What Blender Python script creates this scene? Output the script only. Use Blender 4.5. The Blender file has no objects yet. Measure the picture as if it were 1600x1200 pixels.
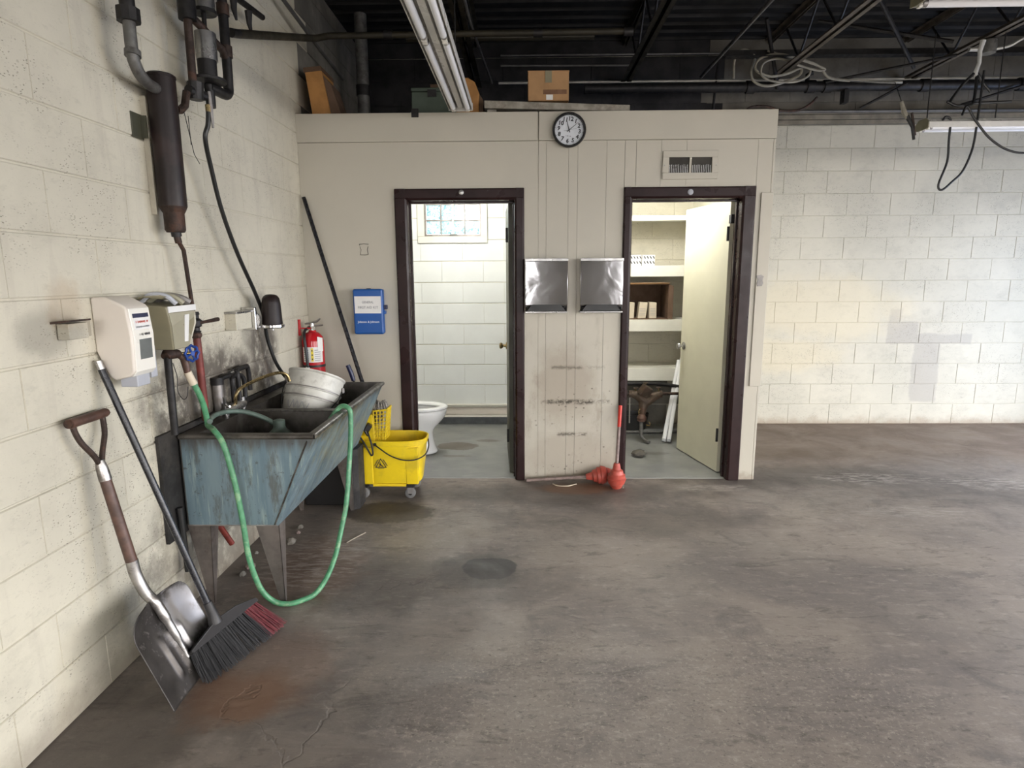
import bpy, bmesh, math, random
from mathutils import Vector, Matrix
random.seed(7)
SC = bpy.context.scene
COL = SC.collection

# ------------------------------------------------------------------ camera
cam_d = bpy.data.cameras.new('camera')
cam_d.sensor_width = 36.0
cam_d.lens = 36.0 * 952.8 / 1600.0
cam_d.clip_start = 0.05
cam = bpy.data.objects.new('camera', cam_d)
COL.objects.link(cam)
_r = Vector((0.99982, 0.01817, -0.00515)); _u = Vector((0.00189, 0.1751, 0.98455)); _f = Vector((-0.01879, 0.98438, -0.17504))
cam.matrix_world = Matrix(((_r.x, _u.x, -_f.x, 0), (_r.y, _u.y, -_f.y, 0), (_r.z, _u.z, -_f.z, 1.4859), (0, 0, 0, 1)))
SC.camera = cam

# ------------------------------------------------------------------ world / light / exposure
w = bpy.data.worlds.new('world'); SC.world = w; w.use_nodes = True
bg = w.node_tree.nodes['Background']
bg.inputs[0].default_value = (1.0, 0.985, 0.975, 1); bg.inputs[1].default_value = 11.0
SC.view_settings.view_transform = 'Standard'
SC.view_settings.look = 'None'
SC.view_settings.gamma = 1
SC.view_settings.use_curve_mapping = False
SC.view_settings.exposure = 0.10

def area(name, loc, rot, sx, sy, power, color=(1, 1, 1), portal=False):
    d = bpy.data.lights.new(name, 'AREA'); d.shape = 'RECTANGLE'; d.size = sx; d.size_y = sy
    d.energy = power; d.color = color
    if portal: d.cycles.is_portal = True
    o = bpy.data.objects.new(name, d); COL.objects.link(o); o.location = loc; o.rotation_euler = rot
    return o
PI = math.pi
# daylight enters through unseen open bays, sized for the light: right wall and behind the camera
area('bay_portal', (5.66, .4, 1.35), (0, PI / 2, 0), 2.7, 5.8, 1, portal=True)
area('bay_portal', (5.66, 4.65, 1.05), (0, PI / 2, 0), 2.1, 1.1, 1, portal=True)
area('bay_fill', (5.64, 4.65, 1.0), (0, PI / 2, 0), 1.8, 1.0, 52, (.34, .56, 1.0))  # added blue lamp in the doorway, boosting daylight on the floor
area('bay_portal', (3.6, -3.55, 1.35), (-PI / 2, 0, 0), 3.2, 2.7, 1, portal=True)
area('bay_portal', (-.7, -3.55, 1.35), (-PI / 2, 0, 0), 1.4, 2.7, 1, portal=True)
area('window_portal', (-0.68, 6.30, 2.1), (-PI / 2, 0, 0), 0.55, 0.5, 1, portal=True)

# ------------------------------------------------------------------ node helpers
class NT:
    def __init__(s, name):
        s.m = bpy.data.materials.new(name); s.m.use_nodes = True
        s.t = s.m.node_tree; s.b = s.t.nodes['Principled BSDF']
        s._pos = None
    def new(s, typ, **kw):
        n = s.t.nodes.new(typ)
        for k, v in kw.items(): setattr(n, k, v)
        return n
    def link(s, a, b): s.t.links.new(a, b)
    def put(s, sock, v):
        if hasattr(v, 'links') or isinstance(v, bpy.types.NodeSocket): s.link(v, sock)
        elif isinstance(v, (tuple, list)) and len(v) == 3 and sock.type == 'RGBA': sock.default_value = (*v, 1)
        else: sock.default_value = v
    def pos(s):
        if s._pos is None: s._pos = s.new('ShaderNodeNewGeometry').outputs['Position']
        return s._pos
    def scaled(s, sc, off=(0, 0, 0)):
        n = s.new('ShaderNodeMapping'); s.link(s.pos(), n.inputs[0]); n.inputs['Scale'].default_value = sc; n.inputs['Location'].default_value = off
        return n.outputs[0]
    def noise(s, scale, detail=4, rough=.55, vec=None, dist=0):
        n = s.new('ShaderNodeTexNoise'); s.link(vec or s.pos(), n.inputs['Vector'])
        n.inputs['Scale'].default_value = scale; n.inputs['Detail'].default_value = detail; n.inputs['Roughness'].default_value = rough; n.inputs['Distortion'].default_value = dist
        return n.outputs['Fac']
    def voro(s, scale, vec=None, feature='F1'):
        n = s.new('ShaderNodeTexVoronoi', feature=feature); s.link(vec or s.pos(), n.inputs['Vector']); n.inputs['Scale'].default_value = scale
        return n.outputs['Distance']
    def ramp(s, v, a, b, lo=0., hi=1.):
        n = s.new('ShaderNodeMapRange'); n.interpolation_type = 'SMOOTHSTEP'; s.put(n.inputs[0], v)
        n.inputs[1].default_value = a; n.inputs[2].default_value = b; n.inputs[3].default_value = lo; n.inputs[4].default_value = hi
        return n.outputs[0]
    def math(s, op, a, b=0., c=None):
        n = s.new('ShaderNodeMath', operation=op); s.put(n.inputs[0], a); s.put(n.inputs[1], b)
        if c is not None: s.put(n.inputs[2], c)
        return n.outputs[0]
    def mul(s, a, b): return s.math('MULTIPLY', a, b)
    def add(s, a, b): return s.math('ADD', a, b)
    def mx(s, a, b): return s.math('MAXIMUM', a, b)
    def mix(s, f, a, b):
        n = s.new('ShaderNodeMix', data_type='RGBA'); s.put(n.inputs[0], f); s.put(n.inputs[6], a); s.put(n.inputs[7], b)
        return n.outputs[2]
    def blob(s, c, r, wob=.35, ns=4., edge=(1.15, .55)):
        """soft irregular patch centred on world point c with radii r: 1 inside, 0 outside"""
        m = s.new('ShaderNodeMapping'); m.vector_type = 'POINT'; s.link(s.pos(), m.inputs[0])
        m.inputs['Location'].default_value = tuple(-c[i] / r[i] for i in range(3)); m.inputs['Scale'].default_value = tuple(1 / r[i] for i in range(3))
        l = s.new('ShaderNodeVectorMath', operation='LENGTH'); s.link(m.outputs[0], l.inputs[0])
        d = s.add(l.outputs['Value'], s.mul(s.math('SUBTRACT', s.noise(ns, 5, .65), .5), wob * 4))
        return s.ramp(d, *edge)
    def boxm(s, lo, hi, wob=.05, ns=8., soft=.03):
        sep = s.new('ShaderNodeSeparateXYZ'); n = s.add(s.mul(s.math('SUBTRACT', s.noise(ns, 4, .6), .5), wob * 4), 0.)
        s.link(s.pos(), sep.inputs[0]); out = None
        for i in range(3):
            if lo[i] is None: continue
            v = s.add(sep.outputs[i], n)
            a = s.mul(s.ramp(v, lo[i] - soft, lo[i] + soft), s.ramp(v, hi[i] - soft, hi[i] + soft, 1, 0))
            out = a if out is None else s.mul(out, a)
        return out
    def bump(s, h, strength=.3, dist=.01):
        n = s.new('ShaderNodeBump'); n.inputs['Strength'].default_value = strength; n.inputs['Distance'].default_value = dist
        s.put(n.inputs['Height'], h); s.link(n.outputs[0], s.b.inputs['Normal'])
    def done(s, col=None, rough=.5, metal=0., spec=.5):
        if col is not None: s.put(s.b.inputs['Base Color'], col)
        s.put(s.b.inputs['Roughness'], rough); s.put(s.b.inputs['Metallic'], metal)
        s.b.inputs['Specular IOR Level'].default_value = spec
        return s.m

def simple(name, col, rough=.5, metal=0., var=.25, scale=14., bump=.12, dirt=None, dirt_amt=.5, spec=.5):
    t = NT(name)
    n = t.noise(scale, 5, .6)
    c2 = tuple(max(0, c * (1 - var)) for c in col)
    c = t.mix(t.ramp(n, .35, .65), col, c2)
    if dirt:
        c = t.mix(t.mul(t.ramp(t.noise(scale * .6, 6, .7), .5, .62), dirt_amt), c, dirt)
    if bump: t.bump(t.noise(scale * 6, 3), bump, .002)
    return t.done(c, t.ramp(n, .3, .7, rough * .85, min(1, rough * 1.15)), metal, spec)

# ------------------------------------------------------------------ materials
def block_paint(name, base, alt, extra):
    t = NT(name)
    c = t.mix(t.ramp(t.noise(1.3, 4), .35, .65), base, alt)
    c = t.mix(t.mul(t.ramp(t.noise(9, 6, .7), .45, .75), .22), c, tuple(x * .72 for x in base))
    c = t.mix(t.mul(t.ramp(t.noise(3.4, 6, .72, t.scaled((1, 1, 1.4), (5, 5, 5))), .50, .72), .34), c, tuple(x * .60 for x in base))
    c = t.mix(t.mul(t.ramp(t.noise(14, 5, .7, t.scaled((1, 1, 2.6))), .55, .70), .25), c, tuple(x * .55 for x in base))
    # open pores of the block, denser in some patches
    stretched = t.scaled((.8, .8, 2.0))
    pit = t.ramp(t.voro(88, stretched), .32, .16)
    dens = t.ramp(t.noise(2.6, 3), .46, .62)
    if name.endswith('left'): dens = t.mx(dens, t.mx(t.blob((-1.53, 3.0, .95), (.4, .75, .45), .25, 4), t.blob((-1.53, 2.3, .62), (.4, .55, .45), .25, 4)))
    pit = t.mul(pit, t.mul(t.ramp(t.noise(30, 2), .45, .6), t.add(t.mul(dens, .95), .12)))
    pit2 = t.mul(t.ramp(t.noise(38, 3, .6, t.scaled((1, 1, 2.2))), .66, .73), .45)
    pits = t.mx(pit, t.mul(pit2, dens))
    c = extra(t, c)
    c = t.mix(t.mul(pits, .80), c, (.12, .10, .07))
    t.bump(t.add(t.mul(pits, -1.), t.mul(t.noise(70, 4), .5)), .35, .004)
    return t.done(c, .62, 0, .35)

def left_extra(t, c):
    grime = t.mx(t.blob((-1.53, 2.95, .92), (.3, .62, .26), .32, 5), t.blob((-1.53, 3.55, 1.05), (.3, .22, .34), .3, 6))
    grime = t.mx(grime, t.mul(t.blob((-1.53, 3.1, .2), (.3, 1.0, .5), .3, 4), .75))
    grime = t.mul(grime, t.ramp(t.noise(12, 6, .7), .26, .55))
    c = t.mix(t.mul(grime, .90), c, (.085, .070, .058))
    bracket_shade = t.mx(t.blob((-1.53, 1.93, 1.31), (.3, .14, .09), .2, 9), t.blob((-1.53, 3.36, 1.18), (.3, .10, .12), .2, 9))
    c = t.mix(t.mul(bracket_shade, .38), c, (.08, .07, .06))  # shadows beside the two wall brackets painted into the colour
    foot = foot_band(t, .16)
    c = t.mix(t.mul(foot, .55), c, (.17, .135, .10))
    rust = t.blob((-1.53, 2.02, 1.40), (.3, .09, .10), .3, 14)
    c = t.mix(t.mul(rust, .30), c, (.30, .18, .08))
    streak = t.mul(t.ramp(t.noise(5, 4, .6, t.scaled((1, 3.2, .35))), .55, .68), .22)
    return t.mix(streak, c, (.40, .36, .30))

def foot_band(t, h):
    sep = t.new('ShaderNodeSeparateXYZ'); t.link(t.pos(), sep.inputs[0])
    z = t.add(sep.outputs[2], t.mul(t.math('SUBTRACT', t.noise(6, 5, .7), .5), .22))
    return t.ramp(z, h, 0.0)

def rear_extra(t, c):
    # bare grey cement patch, T-shaped
    m = t.mx(t.boxm((3.57, None, .813), (3.86, None, 1.02), .018, 7, .012), t.boxm((3.84, None, .22), (4.10, None, .83), .02, 6, .015))
    m = t.mx(m, t.boxm((3.80, None, .805), (4.40, None, .905), .018, 6, .012))
    m = t.mx(m, t.boxm((3.58, None, .98), (3.69, None, 1.15), .02, 6, .015))
    c = t.mix(t.mul(m, .62), c, (.36, .33, .29))
    yel = t.mx(t.blob((2.9, 6.04, 1.15), (.9, .4, .35), .3, 3), t.blob((2.6, 6.04, .7), (.6, .4, .2), .3, 3))
    c = t.mix(t.mul(yel, .35), c, (.66, .56, .36))
    c = t.mix(t.mul(foot_band(t, .10), .6), c, (.30, .22, .15))
    return c

M = {}
M['block_left'] = block_paint('painted block left', (.60, .56, .455), (.525, .49, .40), left_extra)
M['block_rear'] = block_paint('painted block rear', (.575, .535, .435), (.50, .47, .385), rear_extra)
M['block_dark'] = simple('dark upper block', (.150, .135, .112), .8, 0, .4, 3, .2)  # dirty upper courses, made darker for the light that misses them
M['block_black'] = simple('unlit black block', (.014, .012, .013), .8, 0, .5, 4, .2)  # courses above the rooms, their lack of light put into the colour
M['block_dim'] = simple('dim grey block', (.20, .185, .16), .8, 0, .4, 3, .2)  # dimmed block: shade of upper left wall and closet foot painted in
M['mortar'] = simple('painted mortar', (.44, .40, .32), .8, 0, .2, 9, .2)
M['block_toilet'] = simple('white painted block', (.74, .76, .75), .45, 0, .05, 3, .15)

def partition_mat():
    t = NT('partition paint')
    c = t.mix(t.ramp(t.noise(1.1, 4), .35, .65), (.49, .455, .38), (.445, .415, .35))
    def band(z, h, x0, x1, amt, ns):
        m = t.boxm((x0, None, z - h), (x1, None, z + h), .008, 30, .012)
        return t.mul(t.mul(m, t.ramp(t.noise(ns, 5, .75, t.scaled((1, 1, 1.4))), .42, .52)), amt)
    s = t.mx(band(.585, .016, .17, .50, 1., 30), band(.835, .010, .20, .42, .7, 26))
    s = t.mx(s, band(.585, .010, .13, .62, .6, 24)); s = t.mx(s, band(.345, .010, .25, .46, .85, 28)); s = t.mx(s, band(.835, .008, .2, .58, .35, 20))
    spots = t.mul(t.mx(t.ramp(t.voro(17, t.scaled((1, 1, 1.2))), .16, .09), t.ramp(t.noise(48, 5, .8, t.scaled((1, 1, .7))), .62, .68)), t.mul(t.boxm((.08, None, -.2), (.66, None, .78), .06, 5, .10), t.ramp(t.noise(5, 3), .42, .55)))
    s = t.mx(s, t.mul(spots, .75))
    c = t.mix(t.mul(t.blob((.30, 4.32, .72), (.24, .5, .34), .3, 4), .62), c, (.30, .25, .195))
    c = t.mix(t.mul(t.blob((.35, 4.32, .15), (.40, .5, .22), .35, 5), .45), c, (.31, .26, .205))
    smear = t.mul(t.ramp(t.noise(6, 5, .7, t.scaled((1.4, 1, .6))), .52, .68), t.blob((.3, 4.32, .5), (.5, .8, .9), .2, 3))
    c = t.mix(t.mul(smear, .6), c, (.31, .265, .21))
    c = t.mix(t.mul(foot_band(t, .07), .55), c, (.22, .17, .12))
    c = t.mix(s, c, (.06, .05, .035))
    t.bump(t.noise(45, 4), .10, .003)
    return t.done(c, .48, 0, .4)
M['partition'] = partition_mat()
M['white_wood'] = simple('white wood paint', (.72, .70, .62), .5, 0, .08, 6, .1)
M['door_cream'] = simple('cream door paint', (.66, .635, .50), .42, 0, .06, 3, .04)
M['closet_wall'] = simple('closet wall paint', (.60, .58, .48), .6, 0, .1, 3, .1)

def frame_mat():
    t = NT('dark maroon frame paint')
    c = t.mix(t.ramp(t.noise(5, 4), .4, .6), (.016, .006, .006), (.023, .010, .010))
    chips = t.mul(t.ramp(t.noise(34, 4, .7, t.scaled((1, 1, .45))), .70, .74), .5)
    c = t.mix(chips, c, (.22, .18, .20))
    t.bump(t.noise(60, 2), .05, .002)
    return t.done(c, t.ramp(t.noise(7, 4), .3, .7, .25, .42), 0, .25)
M['frame'] = frame_mat()

def floor_mat():
    t = NT('stained concrete floor')
    swirl = t.noise(1.1, 5, .6, None, 1.2)
    c = t.mix(t.ramp(swirl, .35, .65), (.262, .222, .190), (.172, .148, .134))
    c = t.mix(t.mul(t.ramp(t.noise(.75, 4, .6, t.scaled((1, 1, 1), (3, 5, 0))), .48, .66), .65), c, (.290, .250, .215))
    c = t.mix(t.mul(t.ramp(t.noise(3.3, 6, .7, None, .8), .5, .7), .6), c, (.110, .096, .090))
    # directional trowel marks, running mostly left-right
    str_ = t.noise(3.2, 6, .72, t.scaled((.55, 2.4, 1)), .9)
    c = t.mix(t.mul(t.ramp(str_, .54, .70), .42), c, (.34, .29, .25))
    str2 = t.noise(5.5, 5, .7, t.scaled((.5, 2.2, 1), (7, 2, 0)), 1.1)
    c = t.mix(t.mul(t.ramp(str2, .57, .68), .50), c, (.072, .060, .052))
    # exposed aggregate speckle
    worn = t.mx(t.mx(t.blob((.1, 1.95, 0), (.75, .45, 1), .35, 4), t.blob((.95, 1.9, 0), (.6, .5, 1), .35, 4)), t.mul(t.blob((-.30, 2.78, 0), (.3, .16, 1), .35, 8), .9))
    spk = t.mul(t.ramp(t.noise(60, 6, .8), .52, .64), t.add(t.mul(worn, .45), .12))
    c = t.mix(t.mul(t.ramp(t.noise(16, 6, .75, t.scaled((.7, 1.6, 1), (2, 9, 0))), .53, .66), .40), c, (.40, .35, .30))
    c = t.mix(t.mul(t.ramp(t.noise(13, 6, .75, t.scaled((.7, 1.6, 1), (8, 3, 0))), .55, .66), .45), c, (.075, .063, .056))
    c = t.mix(spk, c, (.44, .39, .32))
    dk = t.mul(t.ramp(t.noise(42, 6, .8, t.scaled((1, 1.5, 1), (3, 3, 3))), .55, .66), t.add(t.mul(worn, .55), .20))
    c = t.mix(dk, c, (.045, .037, .032))
    # dark cast ring and round cement plug in the middle of the floor
    c = t.mix(t.mul(t.blob((-.24, 2.90, 0), (.22, .20, 1), .20, 7, (1.1, .8)), .6), c, (.095, .088, .084))
    c = t.mix(t.mul(t.blob((-.18, 2.93, 0), (.14, .12, 1), .15, 6, (1.06, .94)), .9), c, (.058, .058, .058))
    # dark damp patches
    for p, r, a, e in (((-.86, 3.66, 0), (.30, .20, 1), .85, (1.05, .85)), ((1.9, 4.42, 0), (1.2, .30, 1), .70, (1.2, .5)), ((-.55, 2.80, 0), (.85, .30, 1), .48, (1.2, .5)),
                    ((.25, 4.02, 0), (1.3, .26, 1), .62, (1.2, .5)), ((.75, 3.55, 0), (.9, .28, 1), .42, (1.2, .4)), ((2.2, 5.0, 0), (.6, .22, 1), .55, (1.2, .5)), ((-1.35, 1.5, 0), (.42, .75, 1), .70, (1.2, .35)),
                    ((-.75, 1.75, 0), (.35, .4, 1), .42, (1.2, .4)), ((-1.35, 3.4, 0), (.3, .9, 1), .45, (1.2, .4)), ((2.9, 4.1, 0), (.9, .35, 1), .35, (1.2, .4)), ((-.45, 2.25, 0), (.35, .5, 1), .30, (1.2, .4))):
        c = t.mix(t.mul(t.blob(p, r, .36, 3.2, e), a), c, (.058, .047, .040))
    for p, r, a in (((-1.06, 1.95, 0), (.22, .17, 1), .62), ((-.95, 2.1, 0), (.25, .3, 1), .35), ((.40, 4.12, 0), (.34, .12, 1), .75), ((-1.1, 2.9, 0), (.3, .4, 1), .35)):
        c = t.mix(t.mul(t.blob(p, r, .34, 5), a), c, (.17, .085, .045))
    # brown stained strip near the rear wall
    c = t.mix(t.mul(t.boxm((None, 4.75, None), (None, 6.4, None), .16, 1.6, .35), .68), c, (.135, .085, .052))
    # pale scuffs
    for p, r, a in (((2.55, 4.35, 0), (.42, .14, 1), .7), ((3.45, 4.25, 0), (.5, .16, 1), .6), ((2.45, 3.7, 0), (.42, .10, 1), .5), ((1.35, 4.15, 0), (.3, .06, 1), .5), ((-1.1, 3.0, 0), (.3, .4, 1), .5)):
        c = t.mix(t.mul(t.mul(t.blob(p, r, .4, 7), t.ramp(t.noise(20, 5, .7, t.scaled((.5, 2, 1))), .45, .62)), a), c, (.42, .38, .34))
    # hairline cracks
    ck = t.new('ShaderNodeTexVoronoi', feature='DISTANCE_TO_EDGE'); dv = t.new('ShaderNodeVectorMath', operation='ADD')
    nz = t.new('ShaderNodeTexNoise'); t.link(t.pos(), nz.inputs[0]); nz.inputs['Scale'].default_value = 2.5; nz.inputs['Detail'].default_value = 5
    ms = t.new('ShaderNodeVectorMath', operation='SCALE'); t.link(nz.outputs['Color'], ms.inputs[0]); ms.inputs['Scale'].default_value = .7
    t.link(t.pos(), dv.inputs[0]); t.link(ms.outputs[0], dv.inputs[1]); t.link(dv.outputs[0], ck.inputs['Vector']); ck.inputs['Scale'].default_value = .55
    crack = t.mul(t.ramp(ck.outputs['Distance'], .004, .0012), t.ramp(t.noise(1.4, 3), .5, .6))
    c = t.mix(t.mul(crack, .14), c, (.03, .025, .02))
    h = t.add(t.mul(t.noise(22, 6, .7), .6), t.mul(str_, .6)); h = t.add(h, t.mul(crack, -1.))
    t.bump(h, .30, .010)
    return t.done(c, t.ramp(t.noise(2.2, 5, .65, None, .6), .35, .7, .42, .68), 0, .40)
M['floor'] = floor_mat()

def grey_floor():
    t = NT('grey painted floor')
    c = t.mix(t.ramp(t.noise(2.2, 5, .6), .35, .65), (.30, .305, .29), (.24, .245, .24))
    c = t.mix(t.mul(t.ramp(t.noise(7, 5, .7, t.scaled((.6, 2, 1))), .56, .70), .35), c, (.40, .40, .37))
    c = t.mix(t.mul(t.blob((-.58, 5.20, 0), (.19, .13, 1), .25, 6, (1.0, .92)), .85), c, (.13, .105, .08))
    c = t.mix(t.mul(t.blob((-.32, 5.38, 0), (.12, .05, 1), .4, 12), .7), c, (.13, .11, .085))
    c = t.mix(t.mul(t.blob((-.58, 4.90, 0), (.14, .035, 1), .4, 12), .7), c, (.14, .12, .09))
    c = t.mix(t.mul(t.blob((1.12, 4.98, 0), (.12, .05, 1), .4, 12), .55), c, (.12, .11, .09))
    t.bump(t.noise(30, 4), .08, .004)
    return t.done(c, t.ramp(t.noise(3, 4), .3, .7, .28, .5), 0, .5)
M['grey_floor'] = grey_floor()

def sink_out():
    t = NT('sink outer paint')
    v = t.scaled((3.2, 3.2, .28))
    c = t.mix(t.ramp(t.noise(4, 5, .6, v), .35, .65), (.120, .180, .215), (.180, .245, .275))
    c = t.mix(t.mul(t.ramp(t.noise(9, 5, .7, v), .54, .68), .6), c, (.33, .41, .38))
    c = t.mix(t.mul(t.ramp(t.noise(7, 6, .75, t.scaled((2, 2, .5), (4, 1, 2))), .52, .66), .75), c, (.085, .085, .075))
    c = t.mix(t.mul(t.ramp(t.noise(26, 4, .7), .62, .68), .6), c, (.06, .055, .05))
    sep = t.new('ShaderNodeSeparateXYZ'); t.link(t.pos(), sep.inputs[0])
    top = t.ramp(t.add(sep.outputs[2], t.mul(t.math('SUBTRACT', t.noise(9, 4, .6, v), .5), .16)), .72, .80)
    c = t.mix(t.mul(top, .85), c, (.055, .048, .042))
    ol = t.mul(t.boxm((-1.1, 2.7, None), (-.8, 3.9, None), .1, 4, .1), t.ramp(t.noise(6, 4, .6, v), .5, .62))
    c = t.mix(t.mul(ol, .5), c, (.20, .19, .12))
    t.bump(t.noise(18, 5, .7), .18, .004)
    return t.done(c, t.ramp(t.noise(6, 4), .3, .7, .38, .6), .25, .5)
M['sink_out'] = sink_out()
M['sink_in'] = simple('galvanised tub inside', (.12, .108, .095), .45, .45, .5, 9, .25, (.045, .038, .03), .8)
M['sink_rim'] = simple('worn metal rim', (.21, .20, .185), .33, .75, .45, 22, .25, (.05, .042, .035), .8)
M['galv'] = simple('galvanised sheet', (.30, .28, .265), .48, .45, .3, 10, .15, (.20, .16, .13), .5)
M['leg_metal'] = simple('stained leg sheet', (.17, .145, .130), .5, .4, .35, 8, .15, (.07, .05, .04), .6)
M['rusty'] = simple('rusty dark iron', (.055, .034, .026), .62, .4, .5, 24, .4, (.11, .05, .03), .5)
M['black_iron'] = simple('black iron', (.022, .020, .020), .5, .4, .4, 24, .3)
M['grey_pipe'] = simple('grey pipe', (.16, .155, .145), .5, .4, .3, 20, .2, (.06, .05, .045), .6)
M['brown_tank'] = simple('brown enamel', (.015, .0085, .008), .45, 0, .4, 7, .06, (.035, .02, .018), .5, .30)
M['red_pipe'] = simple('red oxide pipe', (.22, .035, .025), .5, .1, .4, 14, .2, (.07, .025, .02), .6)
M['black_rubber'] = simple('black rubber', (.012, .012, .012), .38, 0, .2, 10, .05)
M['black_plastic'] = simple('black plastic', (.014, .013, .013), .45, 0, .2, 10, .05)
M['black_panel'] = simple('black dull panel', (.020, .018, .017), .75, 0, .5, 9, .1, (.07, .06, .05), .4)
M['hose'] = simple('green garden hose', (.085, .28, .14), .42, 0, .25, 30, .1, (.30, .42, .25), .5)
M['hose_grey'] = simple('faded green hose', (.12, .17, .14), .45, 0, .3, 30, .1)
M['brass'] = simple('brass', (.36, .27, .13), .28, .9, .3, 30, .05)
def wavy():
    t = NT('wavy polished chrome'); t.bump(t.noise(7, 2, .5, None, .5), .08, .02)
    return t.done((.50, .49, .50), .10, 1)
M['chrome_wavy'] = wavy()
M['chrome'] = simple('chrome', (.62, .61, .60), .16, 1, .15, 12, .02)
M['chrome_dull'] = simple('dull chrome', (.42, .41, .40), .30, .9, .3, 14, .08)
M['blue_knob'] = simple('blue painted handwheel', (.010, .05, .26), .4, .2, .2, 20, .05)
M['white_plastic'] = simple('warm white plastic', (.66, .60, .53), .40, 0, .05, 3, .02)
M['white_front'] = simple('white plastic front', (.80, .77, .70), .32, 0, .03, 3, .01)
M['grey_plastic'] = simple('pale grey plastic', (.42, .43, .47), .4, 0, .06, 4, .02)
M['smoke'] = simple('smoked window', (.16, .17, .165), .18, 0, .2, 5, 0)
M['olive_plastic'] = simple('olive beige plastic', (.24, .215, .14), .4, 0, .12, 5, .02)
M['olive_front'] = simple('olive beige front', (.34, .315, .23), .35, 0, .08, 5, .02)
M['navy'] = simple('navy print', (.012, .016, .06), .4, 0, .1, 5, 0)
M['paper'] = simple('white paper', (.76, .75, .73), .6, 0, .05, 8, .02)
M['ink'] = simple('black ink', (.03, .03, .035), .5, 0, 0, 5, 0)
M['grey_ink'] = simple('grey ink', (.22, .22, .24), .5, 0, 0, 5, 0)
M['red_ink'] = simple('red ink', (.5, .06, .04), .5, 0, 0, 5, 0)
M['white_ink'] = simple('white ink', (.85, .87, .9), .5, 0, 0, 5, 0)
M['yellow_ink'] = simple('yellow ink', (.75, .58, .05), .5, 0, 0, 5, 0)
M['blue_case'] = simple('blue plastic case', (.008, .085, .33), .34, 0, .08, 5, .02)
M['red_enamel'] = simple('red enamel', (.46, .012, .018), .22, 0, .1, 5, .01)
M['wood_dark'] = simple('dark worn wood', (.105, .052, .036), .45, 0, .45, 18, .15)
M['steel'] = simple('worn steel', (.42, .40, .38), .34, .85, .35, 14, .15, (.10, .08, .07), .6)

def blade_mat():
    t = NT('scoop blade metal')
    c = t.mix(t.ramp(t.noise(7, 5, .6), .35, .65), (.085, .076, .070), (.050, .044, .040))
    c = t.mix(t.mul(t.blob((-1.30, 2.13, .22), (.11, .13, .13), .35, 14), .85), c, (.42, .40, .40))
    c = t.mix(t.mul(t.ramp(t.noise(28, 5, .7), .58, .68), .45), c, (.30, .27, .25))
    t.bump(t.noise(30, 4), .15, .003)
    return t.done(c, t.ramp(t.noise(9, 4), .3, .7, .35, .6), .7, .5)
M['blade'] = blade_mat()
M['bristle_black'] = simple('black bristles', (.009, .0085, .010), .6, 0, .3, 40, 0)
M['bristle_red'] = simple('red bristles', (.15, .016, .022), .6, 0, .4, 40, 0)
M['broom_block'] = simple('charcoal broom block', (.026, .024, .024), .5, 0, .25, 14, .1)
M['handle_black'] = simple('black enamel handle', (.014, .014, .018), .28, .1, .3, 30, .05, (.08, .08, .09), .15)
M['yellow'] = simple('yellow plastic', (.78, .56, .012), .38, 0, .10, 6, .03, (.42, .30, .03), .45)
M['mop_yarn'] = simple('dirty mop yarn', (.36, .33, .29), .95, 0, .5, 50, .3)
M['grey_rubber'] = simple('grey rubber wheel', (.17, .165, .16), .6, 0, .2, 20, .1)
M['porcelain'] = simple('white porcelain', (.86, .86, .86), .10, 0, .01, 3, 0)
M['red_rubber'] = simple('red rubber', (.47, .075, .05), .5, 0, .25, 14, .1, (.30, .09, .07), .5)
M['red_handle'] = simple('red handle', (.55, .03, .015), .4, 0, .15, 14, .05)
M['wood_grey'] = simple('greyed wood', (.26, .19, .17), .6, 0, .3, 25, .15)
M['deck'] = simple('dark roof deck', (.0035, .0024, .0022), .7, .1, .5, 4, .1)
M['joist_dark'] = simple('dark painted steel joist', (.030, .024, .013), .6, .1, .4, 9, .2)
M['joist_tan'] = simple('tan steel joist', (.115, .092, .070), .55, .2, .4, 9, .2)
M['conduit'] = simple('grey conduit', (.15, .145, .14), .45, .5, .3, 9, .1)
M['conduit_bright'] = simple('bright conduit', (.42, .41, .38), .4, .4, .2, 9, .05)
M['fixture'] = simple('white enamel fixture', (.62, .60, .56), .30, 0, .12, 6, .03)
M['lamp_tube'] = simple('unlit fluorescent tube', (.86, .86, .88), .22, 0, .02, 3, 0)
M['fixture_cap'] = simple('olive end cap', (.22, .20, .13), .5, 0, .2, 10, .05)
M['cardboard'] = simple('cardboard', (.42, .24, .11), .75, 0, .2, 5, .08)
M['cardboard_dark'] = simple('dark cardboard', (.13, .075, .045), .8, 0, .3, 5, .08)
M['orange_wood'] = simple('orange box board', (.42, .20, .055), .6, 0, .25, 7, .08)
M['green_box'] = simple('dull green box', (.055, .075, .055), .6, 0, .2, 5, .05)
M['plank'] = simple('weathered whitewashed plank', (.34, .31, .26), .7, 0, .35, 12, .15, (.12, .09, .07), .5)
M['cable_white'] = simple('cream cable', (.30, .275, .22), .6, 0, .3, 12, 0)
M['cloth_white'] = simple('white rope', (.6, .6, .58), .8, 0, .1, 12, .1)
M['bucket'] = simple('scuffed white pail', (.58, .565, .51), .42, .0, .18, 9, .1, (.25, .23, .19), .55)
M['clock_black'] = simple('black clock rim', (.015, .014, .014), .25, 0, .1, 5, .01)
M['clock_face'] = simple('clock face', (.62, .64, .68), .30, 0, .02, 3, 0)
M['vent_dark'] = simple('vent dark', (.035, .030, .022), .7, 0, .3, 5, 0)
M['carton'] = simple('pale carton', (.60, .52, .40), .7, 0, .1, 6, .05)
M['olive_edge'] = simple('olive door edge', (.060, .058, .036), .5, 0, .2, 6, .05)
M['stem'] = simple('dry twig', (.35, .30, .24), .8, 0, .2, 30, .1)

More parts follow.
